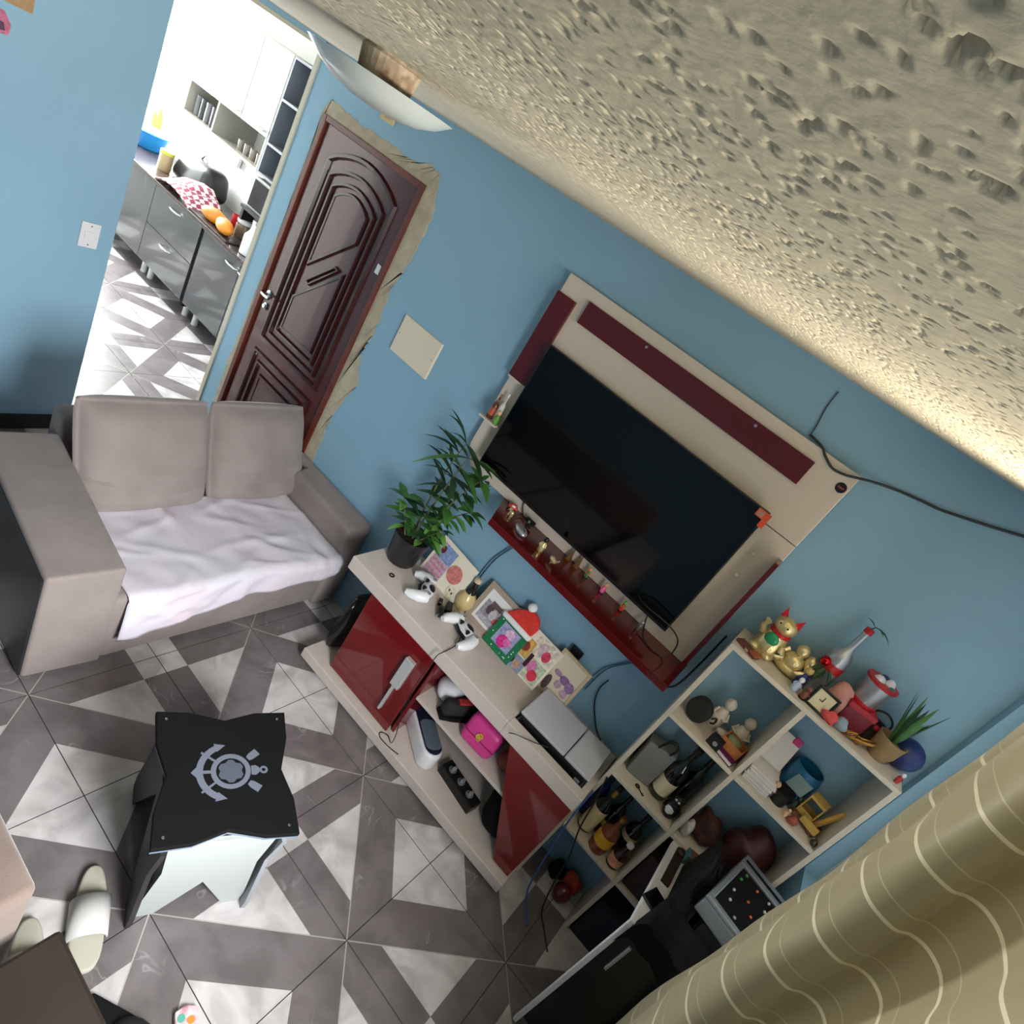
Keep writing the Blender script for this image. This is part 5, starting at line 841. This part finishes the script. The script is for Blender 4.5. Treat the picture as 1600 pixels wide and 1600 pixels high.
sb = thing('speaker_box', 'black speaker cabinet on the desk under the silver tray', 'speaker', (2.55, -.39, DZ)); obj('cabinet', MB().box(-.09, .105, -.15, .155, 0, .115), BLACK, sb, bevel=.004); obj('grille', MB().box(-.08, .095, -.1535, -.15, .01, .105), C_('black_speaker_cloth', (26, 26, 28), .8), sb)
tb = thing('display_tray', 'silver framed tray box with coloured beads on black, beside the jacket', 'box', (2.545, -.392, DZ + .117), D(-12)); tb.rotation_euler = (0, 0, D(-13))
obj('box', MB().box(-.09, .09, -.175, .15, 0, .062), C_('brushed_silver', (150, 156, 164), .3, metal=.6), tb, bevel=.006); obj('rim', MB().box(-.092, .092, -.177, -.155, .062, .078).box(-.092, .092, .09, .152, .062, .078).box(-.092, -.072, -.155, .09, .062, .078).box(.072, .092, -.155, .09, .062, .078), C_('brushed_silver', (150, 156, 164), .3, metal=.6), tb, bevel=.004)
obj('black_inlay', MB().box(-.072, .072, -.155, .09, .062, .068), BLACKM, tb); obj('slot', MB().box(-.082, .082, .112, .125, .078, .0795), BLACKM, tb)
for k, (x_, y_, col) in enumerate(((-.05, .07, (60, 150, 60)), (-.055, .03, (60, 150, 60)), (-.0, .06, (206, 100, 50)), (.045, .07, (196, 196, 196)), (.05, .02, (196, 196, 196)), (.0, -.02, (206, 100, 50)), (-.05, -.04, (200, 200, 200)), (-.04, -.09, (200, 200, 200)), (.03, -.06, (206, 100, 50)), (.05, -.11, (196, 196, 196)), (.0, -.13, (150, 150, 150)))):
    obj('bead', MB().ball(x_, y_, .0715, .0055, .0055, .005, 10), C_('bead_%d_%d' % (col[0], col[1]), col, .3), tb, smooth=True)
bx2 = thing('small_box', 'small brown box with a teal end at the back of the desk', 'box', (2.40, -.248, DZ), D(12)); obj('box', MB().box(-.03, .05, -.022, .022, 0, .045), C_('brown_card2', (104, 66, 48), .6), bx2, bevel=.002); obj('end', MB().box(-.042, -.03, -.022, .022, 0, .045), C_('teal_card', (50, 110, 116), .6), bx2, bevel=.002)
bt_ = single('belt', MB().hexa([(2.335, -.245, DZ), (2.365, -.245, DZ), (2.365, -.235, DZ), (2.335, -.235, DZ), (2.335, -.245, DZ + .012), (2.365, -.245, DZ + .012), (2.365, -.235, DZ + .012), (2.335, -.235, DZ + .012)]).box(2.33, 2.362, -.43, -.235, DZ, DZ + .01).ball(2.348, -.25, DZ + .012, .02, .02, .012, 10), C_('dark_brown_leather', (48, 30, 26), .5), 'dark brown belt lying along the desk edge', 'belt')
ph = thing('phone', 'navy mobile phone at the front corner of the desk', 'phone', (2.332, -.52, DZ), D(-20)); obj('case', MB().box(-.02, .03, -.04, .04, .0, .01), C_('navy_case', (30, 34, 50), .4), ph, bevel=.003); obj('screen', MB().box(-.017, .027, -.037, .037, .01, .0106), C_('dark_glass', (10, 12, 18), .08), ph)
# ================================================================= KITCHEN SEEN THROUGH THE PASSAGE
KY = .70; KZ = .825                      # cabinet front plane, worktop height
GL = C_('grey_gloss_front', (66, 69, 72), .18, coat=.5); GB = C_('grey_carcass', (84, 86, 90), .5)
def base_unit(label, x0, x1, drawers):
    t = thing('base_cabinet', label, 'cabinet', ((x0 + x1) / 2, KY + .27, 0), 0, 'kitchen base cabinets'); P = lambda n, m_, mm, par=None, **k: obj(n, m_, mm, par or t, world=True, **k)
    P('body', MB().box(x0, x1, KY + .018, KY + .55, .15, KZ - .03), GB)
    zs_ = [.155, .47, KZ - .035] if drawers else [.155, KZ - .035]; ds = [(x0, x1)] if drawers else [(x0, (x0 + x1) / 2), ((x0 + x1) / 2, x1)]
    for z0, z1 in zip(zs_[:-1], zs_[1:]):
        for a_, b_ in ds:
            f = P('drawer' if drawers else 'door', MB().box(a_ + .003, b_ - .003, KY, KY + .018, z0 + .003, z1 - .003), GL, bevel=.002)
            cx_ = (a_ + b_) / 2 if drawers else (b_ - .09 if a_ == x0 else a_ + .09); hz = z1 - .06
            obj('handle', MB().tube([(cx_ - .07, KY, hz), (cx_ - .06, KY - .025, hz), (cx_, KY - .035, hz), (cx_ + .06, KY - .025, hz), (cx_ + .07, KY, hz)], .007, 8), CHROME, f, world=True, smooth=True)
    for x_ in (x0 + .06, x1 - .06):
        for y_ in (KY + .12, KY + .48): P('foot', MB().at(x_, y_, 0).lathe([(.025, 0), (.025, .15)], 12), C_('pale_plastic_foot', (206, 206, 204), .5))
base_unit('grey gloss kitchen unit with doors, nearest the passage', -2.84, -1.75, False); base_unit('grey gloss kitchen drawer unit, middle of the row', -3.62, -2.88, True); base_unit('grey gloss kitchen unit at the far left of the row', -4.9, -3.62, False)
single('filler_strip', MB().box(-2.878, -2.842, KY + .01, KY + .05, .12, KZ - .03), BLACKM, 'narrow black gap filler between two kitchen units', 'filler')
single('worktop', MB().box(-4.95, -1.72, KY - .02, 1.298, KZ - .03, KZ), C_('dark_worktop', (62, 50, 48), .25, coat=.4, var=.2, vs=30), 'dark polished kitchen worktop above the grey units', 'worktop', bevel=.004)
KU = .92
def wall_unit(label, x0, x1, n, z0=1.60, z1=2.2):
    t = thing('wall_cabinet', label, 'cabinet', ((x0 + x1) / 2, KU + .19, z0), 0, 'kitchen wall cabinets'); CW = C_('cream_gloss_front', (176, 172, 160), .3, coat=.2)
    obj('body', MB().box(x0, x1, KU + .018, 1.298, z0, z1), CW, t, world=True)
    for k in range(n):
        a_, b_ = x0 + (x1 - x0) * k / n, x0 + (x1 - x0) * (k + 1) / n; f = obj('door', MB().box(a_ + .003, b_ - .003, KU, KU + .018, z0 + .002, z1 - .002), CW, t, world=True, bevel=.002)
        obj('handle', MB().tube([(b_ - .12, KU, z0 + .04), (b_ - .115, KU - .025, z0 + .04), (b_ - .04, KU - .025, z0 + .04), (b_ - .035, KU, z0 + .04)], .007, 8), CHROME, f, world=True, smooth=True)
    return t
wall_unit('cream three-door kitchen wall cabinet, middle of the row', -3.95, -2.80, 3); wall_unit('cream kitchen wall cabinet at the far left', -4.9, -3.953, 2)
on = thing('open_niche', 'open cream niche shelf with glasses hanging under the wall cabinets', 'shelf', (-3.2, 1.1, 1.35)); CWn = C_('cream_gloss_front', (176, 172, 160), .3)
for n_, b_ in (('board', (-3.95, -2.80, KU, 1.298, 1.35, 1.37)), ('side', (-3.95, -3.93, KU, 1.298, 1.37, 1.598)), ('side', (-3.50, -3.48, KU, 1.298, 1.37, 1.598)), ('side', (-2.82, -2.80, KU, 1.298, 1.37, 1.598))): obj(n_, MB().box(*b_), CWn, on, world=True)
for k, x_ in enumerate((-3.88, -3.80, -3.72, -3.63, -3.55)): single('spice_jar', MB().lathe([(.026, 0), (.028, .09), (.028, .13)], 14).lathe([(.03, .13), (.03, .155)], 14), [C_('grey_jar', (120, 122, 124), .4), C_('dark_jar', (70, 72, 74), .4)][k % 2], 'grey spice jar, number %s from the window in the left kitchen niche' % ('one', 'two', 'three', 'four', 'five')[k], 'jar', loc=(x_, 1.0, 1.37), group='spice jars')
for k, x_ in enumerate((-3.22, -3.13, -3.04, -2.95)): single('glass', MB().lathe([(.025, 0), (.03, .08), (.028, .08), (.022, .004)], 14), C_('smoky_glass', (150, 140, 132), .15), 'smoky drinking glass, %s from the left in the right kitchen niche' % ('first', 'second', 'third', 'fourth')[k], 'glass', loc=(x_, 1.02, 1.37), group='drinking glasses', smooth=True)
gs = thing('corner_shelf', 'grey open shelf column right of the cream wall cabinets', 'shelf', (-2.58, 1.1, 1.35)); GS = C_('slate_laminate', (112, 116, 124), .5)
for b_ in ((-2.796, -2.776, KU, 1.298, 1.35, 2.2), (-2.40, -2.38, KU, 1.298, 1.35, 2.2), (-2.776, -2.40, 1.28, 1.298, 1.35, 2.2)): obj('side' if b_[1] - b_[0] < .1 else 'back', MB().box(*b_), GS, gs, world=True)
for z_ in (1.35, 1.57, 1.89, 2.18): obj('board', MB().box(-2.776, -2.40, KU, 1.28, z_, z_ + .018), GS, gs, world=True)
mw = thing('microwave', 'grey microwave standing on the worktop under the shelf column', 'microwave', (-2.60, 1.05, KZ + .02)); mw.location.z = KZ
obj('body', MB().box(-2.80, -2.36, .93, 1.28, KZ + .26, KZ + .50), C_('grey_appliance', (150, 152, 156), .4), mw, world=True, bevel=.006); obj('stand', MB().box(-2.82, -2.34, .90, 1.28, KZ + .235, KZ + .26).box(-2.82, -2.79, .92, 1.26, KZ, KZ + .235).box(-2.37, -2.34, .92, 1.26, KZ, KZ + .235), BLACK, mw, world=True)
obj('door_glass', MB().box(-2.78, -2.48, .922, .932, KZ + .28, KZ + .48), C_('dark_glass', (10, 12, 18), .08), mw, world=True)
# on the worktop
pm = C_('papaya_skin', (232, 146, 40), .45, var=.25, vs=9, col2=(206, 120, 40))
for lb, lo, rz in (('ripe orange papaya, the one lying further from the passage', (-2.93, .80, KZ + .012), .3), ('ripe orange papaya, the one lying nearer the passage', (-2.74, .78, KZ + .012), -.2)):
    t = thing('papaya', lb, 'fruit', lo, rz, 'papayas on the worktop'); obj('flesh', MB().at(0, 0, .052, ry=D(90)).lathe([(.004, -.12), (.035, -.10), (.055, -.04), (.058, .02), (.045, .08), (.02, .11), (.005, .118)], 18), pm, t, smooth=True); obj('stalk', MB().at(-.122, 0, .052, ry=D(90)).lathe([(.006, -.004), (.005, .006)], 8), C_('stalk_brown', (96, 76, 40), .8), t)
single('tray', MB().box(-3.12, -2.56, .705, .90, KZ, KZ + .012), C_('dark_tray', (36, 26, 24), .4), 'dark serving tray under the papayas', 'tray', bevel=.003)
dr = thing('dish_drainer', 'black rounded crockery drainer by the kitchen wall', 'drainer', (-3.72, 1.1, KZ)); obj('bin', MB().hexa([(-.28, -.15, 0), (.28, -.15, 0), (.28, .14, 0), (-.28, .14, 0), (-.24, -.1, .26), (.24, -.1, .26), (.24, .12, .26), (-.24, .12, .26)]), C_('black_enamel', (34, 36, 38), .3), dr, bevel=.08, seg=5, smooth=True); obj('handle', MB().tube([(-.05, -.02, .25), (0, -.02, .31), (.06, -.02, .25)], .008, 8), CHROME, dr, smooth=True)
cvs = []; N, M_ = 26, 22
for i in range(N + 1):
    for j in range(M_ + 1):
        s, t = i / N, j / M_; x = -3.66 + .56 * s; y = .685 + .30 * t; h = .14 * math.sin(math.pi * min(1, s * 1.02)) ** .8 * (.35 + .65 * min(1, t * 2.2)); z = KZ + .004 + h + .006 * math.sin(s * 24) * t; cvs.append((x, y, z))
def check_mat():
    m = bpy.data.materials.new('red_white_check'); m.use_nodes = True; nt = m.node_tree; B = nt.nodes['Principled BSDF']; g = nt.nodes.new('ShaderNodeNewGeometry'); ck_ = nt.nodes.new('ShaderNodeTexChecker'); ck_.inputs['Scale'].default_value = 26
    nt.links.new(g.outputs['Position'], ck_.inputs['Vector']); ck_.inputs['Color1'].default_value = lin((236, 214, 218)) + (1,); ck_.inputs['Color2'].default_value = lin((150, 70, 90)) + (1,); nt.links.new(ck_.outputs['Color'], B.inputs['Base Color']); B.inputs['Roughness'].default_value = .9; return m
kk = lambda i, j: i * (M_ + 1) + j
single('dish_towel', MB().add(cvs, [(kk(i, j), kk(i + 1, j), kk(i + 1, j + 1), kk(i, j + 1)) for i in range(N) for j in range(M_)]), check_mat(), 'red and white checked towel draped over dishes on the worktop', 'towel', smooth=True, solid=.004)
pn2 = thing('cooking_pot', 'cooking pot hidden under the checked towel', 'pot', (-3.38, .88, KZ)); obj('body', MB().lathe([(.09, 0), (.10, .01), (.10, .09), (.097, .09), (.001, .085)], 20), SILVER, pn2, smooth=True)
bottle('tall white detergent bottle at the edge of the passage', (-2.415, .80, KZ), .27, .06, WHITEP, CHROME, None, neck=.5, name='detergent_bottle')
jr = thing('red_mug', 'red mug behind the papayas', 'mug', (-2.98, 1.02, KZ)); obj('body', MB().lathe([(.035, 0), (.038, .005), (.038, .11), (.034, .11), (.033, .01), (.001, .01)], 18), C_('red_glaze2', (186, 36, 50), .4), jr, smooth=True); obj('handle', MB().tube([(.036, 0, .09), (.06, 0, .08), (.06, 0, .04), (.036, 0, .03)], .006, 7), C_('red_glaze2', (186, 36, 50), .4), jr, smooth=True)
jc = thing('canister', 'glass canister with a white lid behind the papayas', 'canister', (-2.80, .98, KZ)); obj('jar', MB().lathe([(.06, 0), (.065, .01), (.065, .10), (.055, .115)], 20), C_('brownish_jar', (120, 104, 84), .2), jc, smooth=True); obj('lid', MB().lathe([(.062, .115), (.064, .14), (.05, .145)], 20), WHITEP, jc, smooth=True)
kt2 = thing('sugar_pot', 'small steel sugar pot by the detergent bottle', 'pot', (-2.58, .97, KZ)); obj('body', MB().lathe([(.03, 0), (.045, .02), (.045, .06), (.03, .08)], 18), CHROME, kt2, smooth=True); obj('lid', MB().lathe([(.034, .08), (.02, .098), (.006, .10), (.008, .112), (.001, .116)], 16), CHROME, kt2, smooth=True)
bs_ = thing('basin', 'blue plastic basin with a red rim at the far end of the worktop', 'basin', (-4.60, 1.05, KZ)); obj('bowl', MB().lathe([(.13, 0), (.14, .01), (.18, .15), (.172, .15), (.13, .012), (.001, .01)], 26), C_('bright_blue_plastic', (36, 140, 216), .4), bs_, smooth=True); obj('rim', MB().lathe([(.18, .142), (.19, .148), (.18, .156)], 26), C_('bright_blue_plastic', (36, 140, 216), .4), bs_, smooth=True); single('red_tray', MB().box(-4.86, -4.38, .80, 1.25, KZ + .0005, KZ + .0008) if False else MB().lathe([(.17, 0), (.20, .012), (.197, .012), (.001, .004)], 24), C_('red_plastic', (206, 60, 60), .4), 'red plastic tray left of the blue basin', 'tray', loc=(-4.66, .86 - .04, KZ), smooth=True)
blob('yellow_cloth', 'yellow sponge cloth heaped on the far end of the worktop', 'cloth', (-4.80, 1.2, KZ), (.05, .05, .16), C_('yellow_sponge', (236, 216, 60), .8), 61, .3)
tj = thing('utensil_jar', 'tan jar with a lime lid beside the drainer', 'jar', (-3.98, .92, KZ)); obj('jar', MB().lathe([(.05, 0), (.055, .01), (.055, .14)], 18), C_('tan_jar', (176, 160, 120), .5), tj, smooth=True); obj('lid', MB().lathe([(.058, .14), (.058, .165), (.001, .17)], 18), C_('lime_plastic', (190, 206, 70), .5), tj, smooth=True)
sn_ = thing('towel_ornament', 'red and white festive oven glove hanging on the kitchen wall', 'oven glove', (-3.60, 1.28, 1.16)); obj('glove', MB().hexa([(-.05, -.02, 0), (.05, -.02, 0), (.05, .015, 0), (-.05, .015, 0), (-.06, -.02, .12), (.06, -.02, .12), (.06, .015, .12), (-.06, .015, .12)]), C_('white_felt', (240, 238, 238), .9), sn_, bevel=.02, seg=3, smooth=True); obj('cap', MB().hexa([(-.06, -.024, .11), (.06, -.024, .11), (.06, .016, .11), (-.06, .016, .11), (-.04, -.02, .21), (.05, -.02, .2), (.05, .012, .2), (-.04, .012, .21)]), C_('red_felt', (226, 58, 50), .9), sn_, bevel=.015, seg=3, smooth=True)
